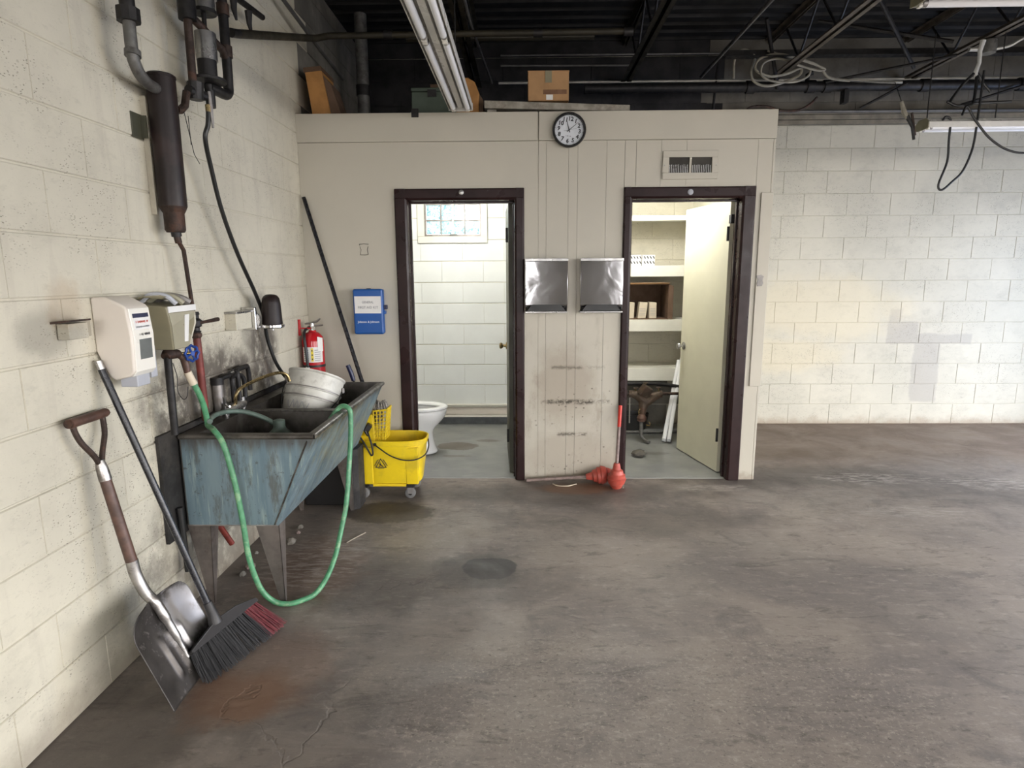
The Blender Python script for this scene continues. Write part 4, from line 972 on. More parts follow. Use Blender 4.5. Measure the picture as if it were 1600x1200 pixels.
# striped boxes
for i, x in enumerate((.965, 1.086)):
    t = thing('striped_box', (x + .057, 5.75, 1.568), ('small white box with black slashes on the second shelf, at its left', 'small white box with black slashes on the second shelf, nearer the door')[i], 'box', 'small striped boxes')
    MB().box(x, x + .115, 5.70, 5.82, 1.5685, 1.665).build('carton', 'paper', t, bevel=.002)
    for k in range(4):
        for r_ in range(2):
            xx = x + .012 + k * .027; zz = 1.585 + r_ * .045
            MB().addmesh([(xx, 5.6990, zz + .022), (xx + .009, 5.6990, zz + .026), (xx + .022, 5.6990, zz + .004), (xx + .013, 5.6990, zz + .000)], [(0, 1, 2, 3)]).build('printed_slash', 'ink', t, smooth=False)
# open carton on its side with packets
t = thing('open_carton', (1.12, 5.70, 1.081), 'dark open-fronted cardboard box with pale packets on the third shelf', 'box')
x0, x1, y0, y1, z0, z1 = .84, 1.335, 5.66, 5.99, 1.0815, 1.402; th = .006
for nm, a in (('side', (x0, x0 + th, y0, y1, z0, z1)), ('side', (x1 - th, x1, y0, y1, z0, z1)), ('bottom', (x0 + th, x1 - th, y0, y1, z0, z0 + th)), ('top', (x0 + th, x1 - th, y0, y1, z1 - th, z1)), ('back', (x0 + th, x1 - th, y1 - th, y1, z0 + th, z1 - th))):
    MB().box(*a).build(nm, 'cardboard_dark', t, smooth=False)
MB().addmesh([(x1 - .002, y0, z0 + .006), (x1 + .035, y0 - .012, z0 + .006), (x1 + .035, y0 - .012, z1 - .02), (x1 - .002, y0, z1)], [(0, 1, 2, 3)]).build('flap', 'cardboard_dark', t, solid=.004, smooth=False)
MB().addmesh([(x0, y0, z1), (x1, y0, z1), (x1 - .01, y0 - .03, z1 + .012), (x0 + .01, y0 - .03, z1 + .012)], [(0, 1, 2, 3)]).build('flap', 'cardboard', t, solid=.004, smooth=False)
for i, (a, c, tilt, lab) in enumerate(((.955, 1.028, .004, 'pale packet in the open carton, leftmost of three'), (1.062, 1.138, .016, 'pale packet in the open carton, middle one leaning'), (1.168, 1.236, -.002, 'pale packet in the open carton, rightmost of three'))):
    zb = z0 + th + .0005
    b = MB().addmesh([(a, 5.71, zb), (c, 5.71, zb), (c, 5.80, zb), (a, 5.80, zb), (a + tilt, 5.71, zb + .150), (c + tilt, 5.71, zb + .146), (c + tilt, 5.80, zb + .146), (a + tilt, 5.80, zb + .150)], [(0, 3, 2, 1), (4, 5, 6, 7), (0, 1, 5, 4), (1, 2, 6, 5), (2, 3, 7, 6), (3, 0, 4, 7)])
    p = thing('packet', ((a + c) / 2, 5.755, zb), lab, 'packet', 'packets in the open carton')
    b.build('wrapper', 'carton', p, bevel=.004)
    for q in range(5): MB().box(a + .008 + tilt * .4, c - .012 + tilt * .4, 5.7085, 5.7098, zb + .030 + q * .014, zb + .033 + q * .014).build('print_line', 'grey_ink', p) if i else None

# backflow valve assembly ------------------------------------------
t = thing('valve_assembly', (1.07, 5.34, .004), 'rusty brass backflow valve with bent drain pipe standing in the closet', 'valve')
R_ = 'rusty'; VB = simple('corroded brass body', (.115, .082, .060), .55, .5, .4, 20, .3, (.10, .05, .03), .6)
MB().tube([(.45, 5.42, .428), (.98, 5.42, .428)], .014).build('pipe', R_, t); MB().tube([(1.20, 5.42, .43), (1.60, 5.42, .435)], .014).build('pipe', R_, t)
MB().tube([(.45, 5.50, .505), (1.20, 5.50, .510), (1.36, 5.50, .49), (1.58, 5.50, .46)], .016).build('pipe', 'black_iron', t)
for x in (.95, .99, 1.225): MB().cyl((x, 5.42, .428), (x + .022, 5.42, .428), .034, n=8).build('nut', VB, t)
MB().tube([(.97, 5.42, .43), (1.03, 5.42, .42), (1.10, 5.40, .36), (1.16, 5.42, .40), (1.235, 5.42, .43)], [.030, .046, .066, .050, .030], 14).build('wye_body', VB, t)
MB().obox((1.085, 5.365, .465), .095, .07, .10, (.3, .5, .4)).build('bonnet', VB, t, bevel=.010)
for x, z in ((1.01, .47), (1.215, .475), (1.095, .52)):
    MB().cyl((x, 5.42, .43), (x, 5.41, z + .01), .008).build('stem', 'brass', t); MB().obox((x, 5.41, z + .014), .045, .012, .010).build('valve_handle', VB, t, bevel=.003)
MB().tube([(1.08, 5.38, .35), (1.07, 5.36, .30), (1.065, 5.35, .255)], [.050, .034, .028], 14).build('neck', VB, t)
MB().lathe((1.06, 5.35, .185), [(0, .012), (.012, .040), (.040, .044), (.066, .030), (.078, .018)], n=18).build('cup', 'wood_dark', t)
MB().tube([(1.035, 5.35, .255), (1.030, 5.35, .285), (1.045, 5.35, .31)], .006).build('bail', 'brass', t); MB().tube([(1.10, 5.35, .16), (1.13, 5.34, .155), (1.135, 5.34, .175), (1.12, 5.34, .19)], .006).build('bail', 'brass', t)
MB().tube([(1.055, 5.35, .19), (1.058, 5.34, .08), (1.062, 5.335, .055), (1.085, 5.30, .030), (1.115, 5.26, .022)], .016).build('drain_pipe', 'grey_pipe', t)
MB().cyl((1.058, 5.34, .10), (1.058, 5.34, .118), .022).build('collar', 'grey_pipe', t)
for x, z0 in ((.96, .16), (.90, .20)): MB().tube([(x, 5.42, .41), (x + .003, 5.42, z0)], .006).build('hanging_tag', 'conduit_bright', t)
pipe('floor_pipe', [(.42, 5.62, .024), (1.60, 5.62, .024)], .014, 'grey_pipe', 'thin pipe lying along the closet floor under the lowest shelf', 'pipe', 10)
t = thing('black_basin', (1.02, 5.83, .004), 'black low basin on the closet floor behind the valve', 'basin')
MB().loft([ell(1.02, 5.83, .006, .17, .10, 32), ell(1.02, 5.83, .16, .20, .12, 32), ell(1.02, 5.83, .16, .185, .108, 32), ell(1.02, 5.83, .02, .155, .085, 32)]).build('shell', 'black_plastic', t, angle=50)
t = thing('rag', (.955, 4.90, .004), 'crumpled grey rag on the closet floor behind the door frame', 'rag')
bmv = MB(); rnd = random.Random(11); rings = []
for i in range(8):
    f = i / 7; rings.append([(.955 + math.cos(2 * PI * j / 20) * (.055 * math.sin(PI * (.15 + .8 * f)) + rnd.uniform(-.014, .014)), 4.90 + math.sin(2 * PI * j / 20) * (.05 * math.sin(PI * (.15 + .8 * f)) + rnd.uniform(-.014, .014)), .006 + f * .055 + rnd.uniform(-.004, .004) * (0 if i == 0 else 1)) for j in range(20)])
bmv.loft(rings).build('cloth', 'block_dark', t, angle=70)
# two white lamp tubes leaning behind the door
for i, (a, c, lab) in enumerate((((1.252, 5.30, .006), (1.425, 5.600, .640), 'white fluorescent tube leaning on the shelf edge, left of the two'), ((1.292, 5.285, .006), (1.452, 5.600, .655), 'white fluorescent tube leaning on the shelf edge, right of the two'))):
    d = (Vector(c) - Vector(a)); a2 = Vector(a) + Vector((0, 0, .014)); e = a2 + d * 1.08
    t = thing('spare_lamp', a, lab, 'lamp tube', 'spare tubes in the closet')
    MB().tube([a2 + d.normalized() * .02, e], .0185, 16).build('glass_tube', 'lamp_tube', t); MB().tube([a2, a2 + d.normalized() * .022], .0188, 16).build('end_ring', 'grey_plastic', t)

# ------------------------------------------------------------------ plungers
def plunger_cup(t, c, ax, s=1.):
    MB().lathe(c, [(.0, .050 * s), (.004, .056 * s), (.030 * s, .066 * s), (.040 * s, .068 * s), (.046 * s, .060 * s), (.066 * s, .062 * s), (.074 * s, .050 * s), (.098 * s, .043 * s), (.106 * s, .030 * s), (.135 * s, .024 * s), (.150 * s, .020 * s), (.150 * s, .0)], ax, 32).build('rubber_cup', 'red_rubber', t)
t = thing('plunger', (.655, 4.135, .0), 'upright red plunger with a red and dark handle by the closet door frame', 'plunger', 'plungers')
plunger_cup(t, (.655, 4.135, .034), (0, 0, 1)); MB().lathe((.655, 4.135, .001), [(0, .030), (.012, .040), (.034, .050), (.034, .03)], n=28).build('flange', 'red_rubber', t)
MB().tube([(.655, 4.135, .17), (.680, 4.235, .42)], .0115, 12).build('handle', 'wood_grey', t); MB().tube([(.680, 4.235, .42), (.6935, 4.287, .565)], [.013, .014], 12).build('grip', 'red_handle', t)
t = thing('plunger', (.30, 4.255, .0), 'red plunger lying on its side along the foot of the partition', 'plunger', 'plungers')
plunger_cup(t, (.600, 4.235, .0685), (-1, .02, -.13)); MB().tube([(.462, 4.239, .050), (.02, 4.262, .013)], .0115, 12).build('handle', 'wood_grey', t)
MB().lathe((.602, 4.235, .069), [(0, .050), (.010, .048), (.030, .036), (.036, .03), (.036, .0)], (1, 0, .13), 28).build('flange', 'red_rubber', t)
t = tag(MB().tube(smooth_path([(.21, 4.21, .005), (.25, 4.165, .006), (.31, 4.15, .010), (.33, 4.17, .006), (.38, 4.19, .012)], 5), [.004] * 21, 6).build('torn_strip', 'carton'), 'curled pale scrap lying on the floor before the partition', 'scrap')
tag(MB().tube([(-.93, 3.36, .004), (-.985, 3.25, .006), (-1.0, 3.22, .004)], .0035, 6).build('twig', 'stem'), 'thin pale stick lying on the floor right of the sink', 'stick')

# ================================================================== UTILITY SINK
SY0, SY1, SZ, SB = 2.546, 3.87, .812, .395          # near end, far end, rim, underside
sk = thing('utility_sink', (-1.2, 3.2, 0), 'blue-grey double-tub metal utility sink standing along the left block wall', 'sink')
XB, XF, XFB = -1.500, -.905, -1.096
def quad(b, a, c, d, e): b.addmesh([a, c, d, e], [(0, 1, 2, 3)])
def end_plate(y, nm):
    MB().addmesh([(XB, y, SZ - .018), (XB + .006, y, SB), (XFB, y, SB), (XF - .010, y, SZ - .018)], [(0, 1, 2, 3)]).build(nm, 'sink_out', sk, solid=.005, smooth=False)
end_plate(SY0 + .003, 'end_panel'); end_plate(SY1 - .003, 'end_panel')
MB().addmesh([(XFB, SY0, SB), (XFB, SY1, SB), (XF - .010, SY1, SZ - .018), (XF - .010, SY0, SZ - .018)], [(0, 1, 2, 3)]).build('front_panel', 'sink_out', sk, solid=.005, smooth=False)
MB().addmesh([(XB, SY0, SB), (XB, SY1, SB), (XFB, SY1, SB), (XFB, SY0, SB)], [(0, 1, 2, 3)]).build('underside', 'galv', sk, solid=.005, smooth=False)
MB().box(XB, XB + .005, SY0, SY1, SB, SZ - .018).build('back_panel', 'sink_in', sk, smooth=False)
# standing seam on the near end
MB().tube([(XF - .035, SY0 - .002, SZ - .03), (XFB - .012, SY0 - .002, SB + .004)], .004, 6).build('seam', 'sink_rim', sk)
# rim deck with tub openings
RB = XB + .075                    # faucet ledge behind the tubs
YM = 3.065
b = MB()
b.box(XB, RB, SY0, SY1, SZ - .020, SZ); b.box(XF - .034, XF, SY0, SY1, SZ - .020, SZ)
b.box(RB, XF - .034, SY0, SY0 + .034, SZ - .020, SZ); b.box(RB, XF - .034, SY1 - .034, SY1, SZ - .020, SZ); b.box(RB, XF - .034, YM - .022, YM + .022, SZ - .022, SZ - .002)
b.build('rim_deck', 'sink_in', sk, smooth=False)
MB().tube([(XF - .004, SY0, SZ - .008), (XF - .004, SY1, SZ - .008)], .0115, 12).build('rolled_rim', 'sink_rim', sk)
MB().tube([(XB, SY0 + .002, SZ - .010), (XF - .004, SY0 + .002, SZ - .010)], .0115, 12).build('rolled_rim', 'sink_in', sk)
MB().tube([(XB, SY1 - .002, SZ - .008), (XF - .004, SY1 - .002, SZ - .008)], .010, 12).build('rolled_rim', 'sink_rim', sk)
MB().tube([(RB, YM - .022, SZ - .004), (XF - .03, YM - .022, SZ - .004)], .005, 8).build('divider_lip', 'sink_rim', sk)
def tub(y0, y1):
    x0, x1 = RB, XF - .034; z0, z1 = SZ - .006, SB + .018
    top = [(x0, y0, z0), (x1, y0, z0), (x1, y1, z0), (x0, y1, z0)]; bot = [(x0 + .015, y0 + .03, z1), (XFB - .018, y0 + .03, z1), (XFB - .018, y1 - .03, z1), (x0 + .015, y1 - .03, z1)]
    MB().addmesh(top + bot, [(4, 5, 6, 7), (0, 1, 5, 4), (1, 2, 6, 5), (2, 3, 7, 6), (3, 0, 4, 7)]).build('tub', 'sink_in', sk, solid=.004, smooth=False)
tub(SY0 + .034, YM - .022); tub(YM + .022, SY1 - .034)
MB().lathe((-1.28, 2.80, SB + .0205), [(0, .036), (.003, .034), (.0035, .012), (.001, 0)], n=20).build('drain', 'chrome_dull', sk)
# tapered folded sheet legs
def leg(xc, yc, sx, sy, foot):
    """corner at (xc,yc); plates reach inward along sx (X) and sy (Y)"""
    th = .003; b = MB(); w0, w1 = .105, .020; d0, d1_ = .075, .014; zt = SB
    vs = [(xc, yc, zt), (xc + sx * w0, yc, zt), (xc + sx * w1 + foot, yc + sy * .01, .004), (xc + foot, yc + sy * .01, .004)]
    b.addmesh(vs + [(x, y + sy * th, z) for x, y, z in vs], [(0, 1, 2, 3), (7, 6, 5, 4), (0, 4, 5, 1), (1, 5, 6, 2), (2, 6, 7, 3), (3, 7, 4, 0)])
    vs = [(xc, yc, zt), (xc, yc + sy * d0, zt), (xc + foot, yc + sy * (d1_ + .01), .004), (xc + foot, yc + sy * .01, .004)]
    b.addmesh(vs + [(x + sx * th, y, z) for x, y, z in vs], [(0, 1, 2, 3), (7, 6, 5, 4), (0, 4, 5, 1), (1, 5, 6, 2), (2, 6, 7, 3), (3, 7, 4, 0)])
    b.box(min(xc + foot, xc + foot + sx * .02), max(xc + foot, xc + foot + sx * .02), min(yc + sy * .01, yc + sy * .03), max(yc + sy * .01, yc + sy * .03), 0, .005)
    b.build('leg', 'leg_metal', sk, smooth=False)
leg(XFB, SY0 + .012, -1, 1, 0); leg(-1.405, SY0 + .012, -1, 1, -.02); leg(XFB, SY1 - .17, -1, 1, 0); leg(-1.405, SY1 - .17, -1, 1, -.02)
# faucet on the ledge
fy = 3.00
MB().tube([(-1.470, fy - .10, SZ + .022), (-1.455, fy + .0, SZ + .030), (-1.470, fy + .11, SZ + .022)], [.022, .026, .020], 14).build('faucet_body', 'chrome_dull', sk)
for y in (fy - .09, fy + .09):
    MB().cyl((-1.465, y, SZ), (-1.465, y, SZ + .06), .014).build('faucet_stem', 'chrome_dull', sk)
MB().tube([(-1.465, fy - .09, SZ + .06), (-1.44, fy - .12, SZ + .052), (-1.425, fy - .13, SZ + .055)], [.008, .009, .005], 8).build('faucet_handle', 'chrome', sk)
MB().tube([(-1.465, fy - .09, SZ + .05), (-1.455, fy - .125, SZ + .10)], [.009, .005], 8).build('faucet_handle', 'chrome_dull', sk)
MB().tube(smooth_path([(-1.45, fy - .02, SZ + .03), (-1.44, fy - .03, SZ + .09), (-1.42, fy + .0, SZ + .125), (-1.34, fy + .05, SZ + .165), (-1.27, fy + .09, SZ + .185), (-1.235, fy + .115, SZ + .170), (-1.225, fy + .125, SZ + .135)], 5), .0085, 10).build('spout', 'brass', sk)
# supply pipes standing behind the faucet
t = thing('supply_pipes', (-1.50, 3.02, .83), 'cluster of dark bent water pipes on the wall behind the sink faucet', 'pipes')
MB().tube([(-1.505, 2.925, .80), (-1.505, 2.925, .985)], .024, 12).build('pipe', 'galv', t); MB().tube([(-1.505, 2.925, .965), (-1.505, 2.925, 1.0)], .030, 12).build('cap', 'black_iron', t)
for pts in ([(-1.475, 3.08, .83), (-1.475, 3.08, .985), (-1.485, 3.10, 1.010), (-1.49, 3.20, 1.012), (-1.49, 3.235, 1.0), (-1.49, 3.245, .88)], [(-1.47, 3.01, .83), (-1.47, 3.01, .96), (-1.475, 3.02, .985), (-1.48, 3.06, .995)], [(-1.47, 3.135, .86), (-1.47, 3.135, .955), (-1.48, 3.10, .985), (-1.49, 3.0, .995), (-1.50, 2.94, .99)]):
    MB().tube(smooth_path(pts, 4), .0125, 10).build('pipe', 'black_iron', t)
t = tag(MB().box(LX + .001, LX + .018, 2.42, 3.92, .36, .835).build('dark_panel', 'black_panel', bevel=.002, seg=1), 'thin dark panel on the wall behind the sink', 'panel')  # thin sheet standing in for the dark area behind the sink
t = tag(MB().tube([(-1.494, 2.50, .20), (-1.496, 2.49, .50)], .013, 10).build('drain_hose', 'black_rubber'), 'short black pipe end hanging by the wall below the near sink corner', 'pipe')

# nozzle lying in the near tub
t = thing('hose_funnel', (-1.24, 2.90, .56), 'grey-green cone nozzle on the hose end in the near tub', 'nozzle')
MB().lathe((-1.215, 2.93, .65), [(0, .110), (.012, .112), (.05, .078), (.090, .034), (.105, .028), (.135, .028), (.140, .014)], (0, 0, 1), 28).build('cone', 'hose_grey', t)
# green garden hose from the spigot, over the near rim, down to the floor and back over the front rim
t = thing('garden_hose', (-1.06, 2.52, .0), 'green garden hose looping from the spigot over the sink to the floor', 'hose')
h1 = [(-1.415, 2.545, 1.045), (-1.405, 2.57, .985), (-1.405, 2.60, .92), (-1.406, 2.615, .86), (-1.395, 2.60, .838), (-1.36, 2.560, .838), (-1.325, 2.520, .832), (-1.29, 2.505, .790), (-1.265, 2.50, .70), (-1.245, 2.50, .58), (-1.228, 2.50, .42), (-1.215, 2.50, .26), (-1.180, 2.51, .11), (-1.13, 2.53, .035), (-1.07, 2.55, .0145), (-1.02, 2.585, .0145), (-.98, 2.63, .020), (-.947, 2.70, .062), (-.925, 2.78, .135), (-.912, 2.85, .235), (-.895, 2.91, .36), (-.888, 2.96, .52), (-.882, 3.0, .68), (-.880, 3.01, .78), (-.885, 3.012, .822), (-.912, 3.015, .838), (-.94, 3.02, .826), (-.975, 3.0, .78), (-1.02, 2.97, .70), (-1.10, 2.93, .60), (-1.16, 2.90, .52)]
MB().tube(smooth_path(h1, 5), .0125, 12).build('hose_line', 'hose', t)
h2 = [(-1.385, 2.598, .858), (-1.41, 2.66, .860), (-1.425, 2.75, .858), (-1.41, 2.84, .850), (-1.36, 2.89, .835), (-1.30, 2.92, .805), (-1.25, 2.93, .775), (-1.225, 2.93, .755)]
MB().tube(smooth_path(h2, 5), .0115, 12).build('branch_line', 'hose_grey', t)
MB().tube([(-1.424, 2.527, 1.092), (-1.414, 2.550, 1.035)], [.016, .0155], 12).build('end_fitting', 'carton', t)
# pail in the far tub
t = thing('pail', (-1.17, 3.30, .65), 'scuffed white metal pail sitting in the far sink tub', 'bucket')
ax = Vector((.16, .40, .88)).normalized(); c0 = Vector((-1.245, 3.300, .600))
MB().lathe(c0, [(0, .125), (.004, .128), (.20, .148), (.205, .152), (.215, .152), (.220, .149), (.252, .150), (.257, .156), (.267, .156), (.272, .152), (.345, .154), (.352, .160), (.360, .160), (.360, .150), (.10, .135), (.012, .120), (.012, 0)], tuple(ax), 48).build('shell', 'bucket', t, angle=25)
for k, h in enumerate((.212, .262)):
    MB().lathe(c0 + ax * h, [(-.003, .150), (-.003, .158), (.0, .1585), (.003, .158), (.003, .150)], tuple(ax), 48).build('hoop', 'galv', t)
pu = Vector((0, 0, 1)).cross(ax).normalized(); pu = -pu if pu.x < 0 else pu; pv = ax.cross(pu).normalized(); pv = -pv if pv.y > 0 else pv     # pu: to the right, pv: towards the room
def pp(h, a, r=.156): return c0 + ax * h + pu * (r * math.cos(a)) + pv * (r * math.sin(a))
MB().tube(smooth_path([pp(.30, 2.35, .160), pp(.22, 2.20, .164), pp(.12, 1.90, .160), pp(.05, 1.50, .152), pp(.05, .90, .152), pp(.12, .35, .160), pp(.22, -.1, .164), pp(.30, -.45, .160)], 6), .0032, 6).build('bail', 'black_iron', t)
for a in (2.35, -.45): MB().obox(pp(.30, a, .158), .018, .018, .03, (0, 0, a)).build('ear', 'galv', t, bevel=.003)
MB().tube(smooth_path([pp(.155 + dz, 1.75 - .085 * k, .1515 + .0) for k, dz in enumerate((.02, -.015, -.02, .022, -.02, .02, -.022, .018, .0, -.02, .015))], 4), .0016, 5).build('marker_scrawl', 'grey_ink', t)

# black bin behind the far leg ---------------------------------------
t = thing('storage_bin', (-1.26, 3.80, 0), 'black plastic bin on the floor under the far end of the sink', 'bin')
MB().loft([[(-1.44, 3.795, 0), (-1.10, 3.795, 0), (-1.10, 3.88, 0), (-1.44, 3.88, 0)], [(-1.46, 3.785, .36), (-1.135, 3.785, .36), (-1.135, 3.89, .36), (-1.46, 3.89, .36)]]).build('body', 'black_plastic', t, bevel=.008)
t = tag(MB().addmesh([(-1.095, 3.72, .0), (-1.060, 3.74, .0), (-1.060, 3.88, .0), (-1.095, 3.88, .0), (-1.095, 3.72, .40), (-1.060, 3.74, .40), (-1.060, 3.88, .40), (-1.095, 3.88, .40)], [(0, 3, 2, 1), (4, 5, 6, 7), (0, 1, 5, 4), (1, 2, 6, 5), (2, 3, 7, 6), (3, 0, 4, 7)]).build('upright_board', 'black_panel', bevel=.002), 'narrow dark board standing between the sink leg and the mop bucket', 'board')
# drain under sink
t = thing('drain_trap', (-1.34, 3.1, .1), 'dark drain pipe and trap by the wall below the sink', 'pipe')
MB().tube(smooth_path([(-1.28, 2.80, .39), (-1.28, 2.80, .30), (-1.30, 2.88, .24), (-1.36, 2.98, .26), (-1.44, 3.05, .27), (-1.52, 3.08, .27)], 4), .022, 12).build('waste_pipe', 'black_iron', t)
MB().lathe((-1.527, 3.08, .27), [(0, .07), (.006, .066), (.012, .03)], (1, 0, 0), 20).build('wall_flange', 'black_panel', t)
t = thing('debris_heap', (-1.34, 3.05, 0), 'rubble of broken concrete and grit at the wall foot under the sink', 'rubble', kind=None)
rnd = random.Random(4)
for i in range(9):
    x = -1.40 + rnd.uniform(-.06, .09); y = 2.86 + i * .07 + rnd.uniform(-.02, .02); r = rnd.uniform(.012, .030)
    rings = []
    for k in range(4):
        f = k / 3; rr_ = r * (1, 1.05, .8, .35)[k]
        rings.append([(x + math.cos(2 * PI * j / 7) * rr_ * rnd.uniform(.8, 1.15), y + math.sin(2 * PI * j / 7) * rr_ * rnd.uniform(.8, 1.15), .001 + f * r * 1.1) for j in range(7)])
    MB().loft(rings).build('chunk', ('block_dim', 'wood_grey', 'block_dark')[i % 3], t, smooth=False)

# ================================================================== WALL PIPING AT LEFT
t = thing('water_separator', (-1.43, 2.62, 1.62), 'dark brown cylinder tank mounted upright high on the left block wall', 'tank')
MB().cyl((-1.455, 2.600, 1.775), (-1.455, 2.600, 2.275), .054, n=36).build('cylinder', 'brown_tank', t)
MB().lathe((-1.455, 2.600, 2.274), [(0, .056), (.008, .056), (.014, .048), (.016, 0)], n=36).build('top_cap', 'brown_tank', t)
MB().lathe((-1.455, 2.600, 1.776), [(0, .054), (-.022, .044), (-.028, .040), (-.095, .040), (-.105, .034)], n=32).build('sump', 'rusty', t)
MB().tube([(-1.455, 2.60, 1.68), (-1.455, 2.605, 1.655)], .020, 12).build('reducer', 'black_iron', t); MB().tube([(-1.455, 2.605, 1.66), (-1.455, 2.615, 1.63)], .014, 12).build('nipple', 'rusty', t)
MB().box(LX + .0005, LX + .007, 2.490, 2.56, 2.03, 2.125).build('bracket', 'olive_edge', t, bevel=.002); MB().box(LX + .006, -1.50, 2.545, 2.552, 2.035, 2.12).build('bracket', 'olive_edge', t)
MB().box(LX + .0005, LX + .024, 2.566, 2.572, 1.74, 2.20).build('back_strap', 'mortar', t, bevel=.002)
t = thing('inlet_pipe', (-1.45, 2.40, 2.2), 'grey pipe dropping from above and bending into the brown cylinder', 'pipe')
P = smooth_path([(-1.43, 2.385, 2.44), (-1.43, 2.385, 2.30), (-1.432, 2.40, 2.262), (-1.435, 2.43, 2.235), (-1.442, 2.49, 2.22), (-1.452, 2.565, 2.222)], 5)
MB().tube(P, .0215, 14).build('pipe_run', 'grey_pipe', t); MB().cyl((-1.43, 2.385, 2.40), (-1.43, 2.383, ROOF - .02), .026, n=16).build('riser', 'black_iron', t)
MB().cyl((-1.43, 2.385, 2.40), (-1.43, 2.385, 2.445), .040, n=10).build('union', 'black_iron', t); MB().cyl((-1.43, 2.386, 2.285), (-1.431, 2.390, 2.305), .028, n=16).build('collar', 'grey_pipe', t)
# thin drop pipe, ball valve and red pipe
t = thing('drop_pipe', (-1.475, 2.70, .80), 'rusty vertical drop pipe with lever valve, painted red in its lower half', 'pipe')
MB().tube([(-1.455, 2.61, 1.64), (-1.462, 2.66, 1.60), (-1.475, 2.715, 1.32)], .009, 12).build('upper_pipe', 'rusty', t)
MB().lathe((-1.475, 2.722, 1.235), [(0, .018), (.012, .022), (.014, .017), (.028, .017), (.034, .026), (.06, .028), (.07, .017), (.084, .017), (.086, .021), (.098, .018)], n=12).build('valve_body', 'black_iron', t)
MB().tube([(-1.455, 2.722, 1.285), (-1.44, 2.735, 1.287), (-1.43, 2.84, 1.292)], [.009, .007, .010], 8).build('valve_lever', 'rusty', t)
MB().tube([(-1.475, 2.722, 1.24), (-1.475, 2.728, 1.05), (-1.478, 2.74, .83)], .0165, 12).build('red_run', 'red_pipe', t)
MB().lathe((-1.475, 2.722, 1.215), [(0, .018), (.008, .024), (.02, .024), (.028, .018)], n=8).build('nut', 'rusty', t)
t = tag(MB().tube([(-1.482, 2.745, .34), (-1.440, 2.80, .19)], .014, 12).build('red_pipe_end', 'red_pipe'), 'short red pipe end sticking out below the sink by the wall', 'pipe')
# spigot with blue handwheel
t = thing('spigot', (-1.45, 2.44, .80), 'wall spigot on a dark riser pipe with a blue handwheel', 'spigot')
MB().tube([(-1.455, 2.445, .84), (-1.450, 2.440, 1.165)], .015, 12).build('riser', 'black_iron', t)
MB().tube([(-1.450, 2.425, 1.168), (-1.450, 2.44, 1.178), (-1.440, 2.50, 1.172)], [.018, .024, .018], 12).build('tee', 'rusty', t)
MB().tube([(-1.440, 2.50, 1.172), (-1.428, 2.520, 1.150), (-1.424, 2.528, 1.088)], [.015, .017, .013], 12).build('outlet', 'wood_dark', t)
MB().cyl((-1.440, 2.50, 1.172), (-1.400, 2.525, 1.172), .006).build('stem', 'brass', t)
wc = Vector((-1.398, 2.530, 1.170)); wa = Vector((.75, -.30, .0)).normalized(); b = MB(); u, v = frame_of(wa)
rg = [wc + (u * math.cos(2 * PI * j / 28) + v * math.sin(2 * PI * j / 28)) * (.031 + .003 * math.cos(8 * 2 * PI * j / 28)) for j in range(29)]
b.tube(rg, .0055, 8); hub = b.build('handwheel', 'blue_knob', t)
b = MB()
for j in range(4): a = 2 * PI * j / 4 + .4; b.tube([wc, wc + (u * math.cos(a) + v * math.sin(a)) * .03], .005, 6)
b.lathe(wc - wa * .006, [(0, .010), (.012, .010)], tuple(wa), 12); b.build('spokes', 'blue_knob', t)
MB().tube(smooth_path([(-1.44, 2.455, 1.14), (-1.43, 2.46, 1.08), (-1.43, 2.455, 1.02), (-1.42, 2.47, .985), (-1.42, 2.50, .99), (-1.42, 2.515, 1.03)], 4), .0018, 5).build('tie_wire', 'black_iron', t)

# gas regulator group above
t = thing('regulator_group', (-1.42, 2.85, 2.2), 'cluster of dark pipes with grey regulator barrel high on the left wall', 'pipes')
MB().tube([(-1.42, 2.79, ROOF - .01), (-1.42, 2.79, 2.62)], .030, 14).build('riser', 'grey_pipe', t); MB().cyl((-1.42, 2.79, 2.56), (-1.42, 2.79, 2.64), .036, n=12).build('tee', 'black_iron', t)
MB().tube([(-1.42, 2.79, 2.58), (-1.42, 2.785, 2.30)], .017, 12).build('down_pipe', 'rusty', t)
MB().cyl((-1.40, 2.90, ROOF - .02), (-1.40, 2.90, 2.64), .046, n=24).build('upper_barrel', 'chrome_dull', t); MB().cyl((-1.40, 2.90, 2.625), (-1.40, 2.90, 2.64), .050, n=24).build('barrel_ring', 'black_iron', t)
MB().cyl((-1.40, 2.895, 2.66), (-1.40, 2.890, 2.50), .010).build('link_rod', 'black_iron', t)
MB().cyl((-1.40, 2.89, 2.43), (-1.40, 2.89, 2.545), .044, n=24).build('regulator_barrel', 'chrome_dull', t); MB().cyl((-1.40, 2.885, 2.35), (-1.40, 2.885, 2.43), .040, n=24).build('lower_barrel', 'black_iron', t)
MB().lathe((-1.40, 2.885, 2.335), [(0, .05), (.006, .075), (.018, .075), (.026, .05)], n=28).build('flange_disc', 'black_iron', t)
MB().tube(smooth_path([(-1.42, 2.79, 2.585), (-1.40, 2.86, 2.56), (-1.39, 2.95, 2.53), (-1.39, 3.02, 2.52), (-1.39, 3.05, 2.50)], 4), .018, 12).build('cross_link', 'rusty', t)
MB().tube([(-1.39, 3.06, ROOF - .02), (-1.39, 3.06, 2.42), (-1.39, 3.055, 2.36)], .022, 12).build('side_riser', 'black_iron', t)
MB().tube(smooth_path([(-1.39, 3.055, 2.38), (-1.39, 3.05, 2.345), (-1.39, 3.02, 2.325), (-1.39, 2.95, 2.32), (-1.40, 2.88, 2.32)], 4), .023, 12).build('elbow', 'black_iron', t)
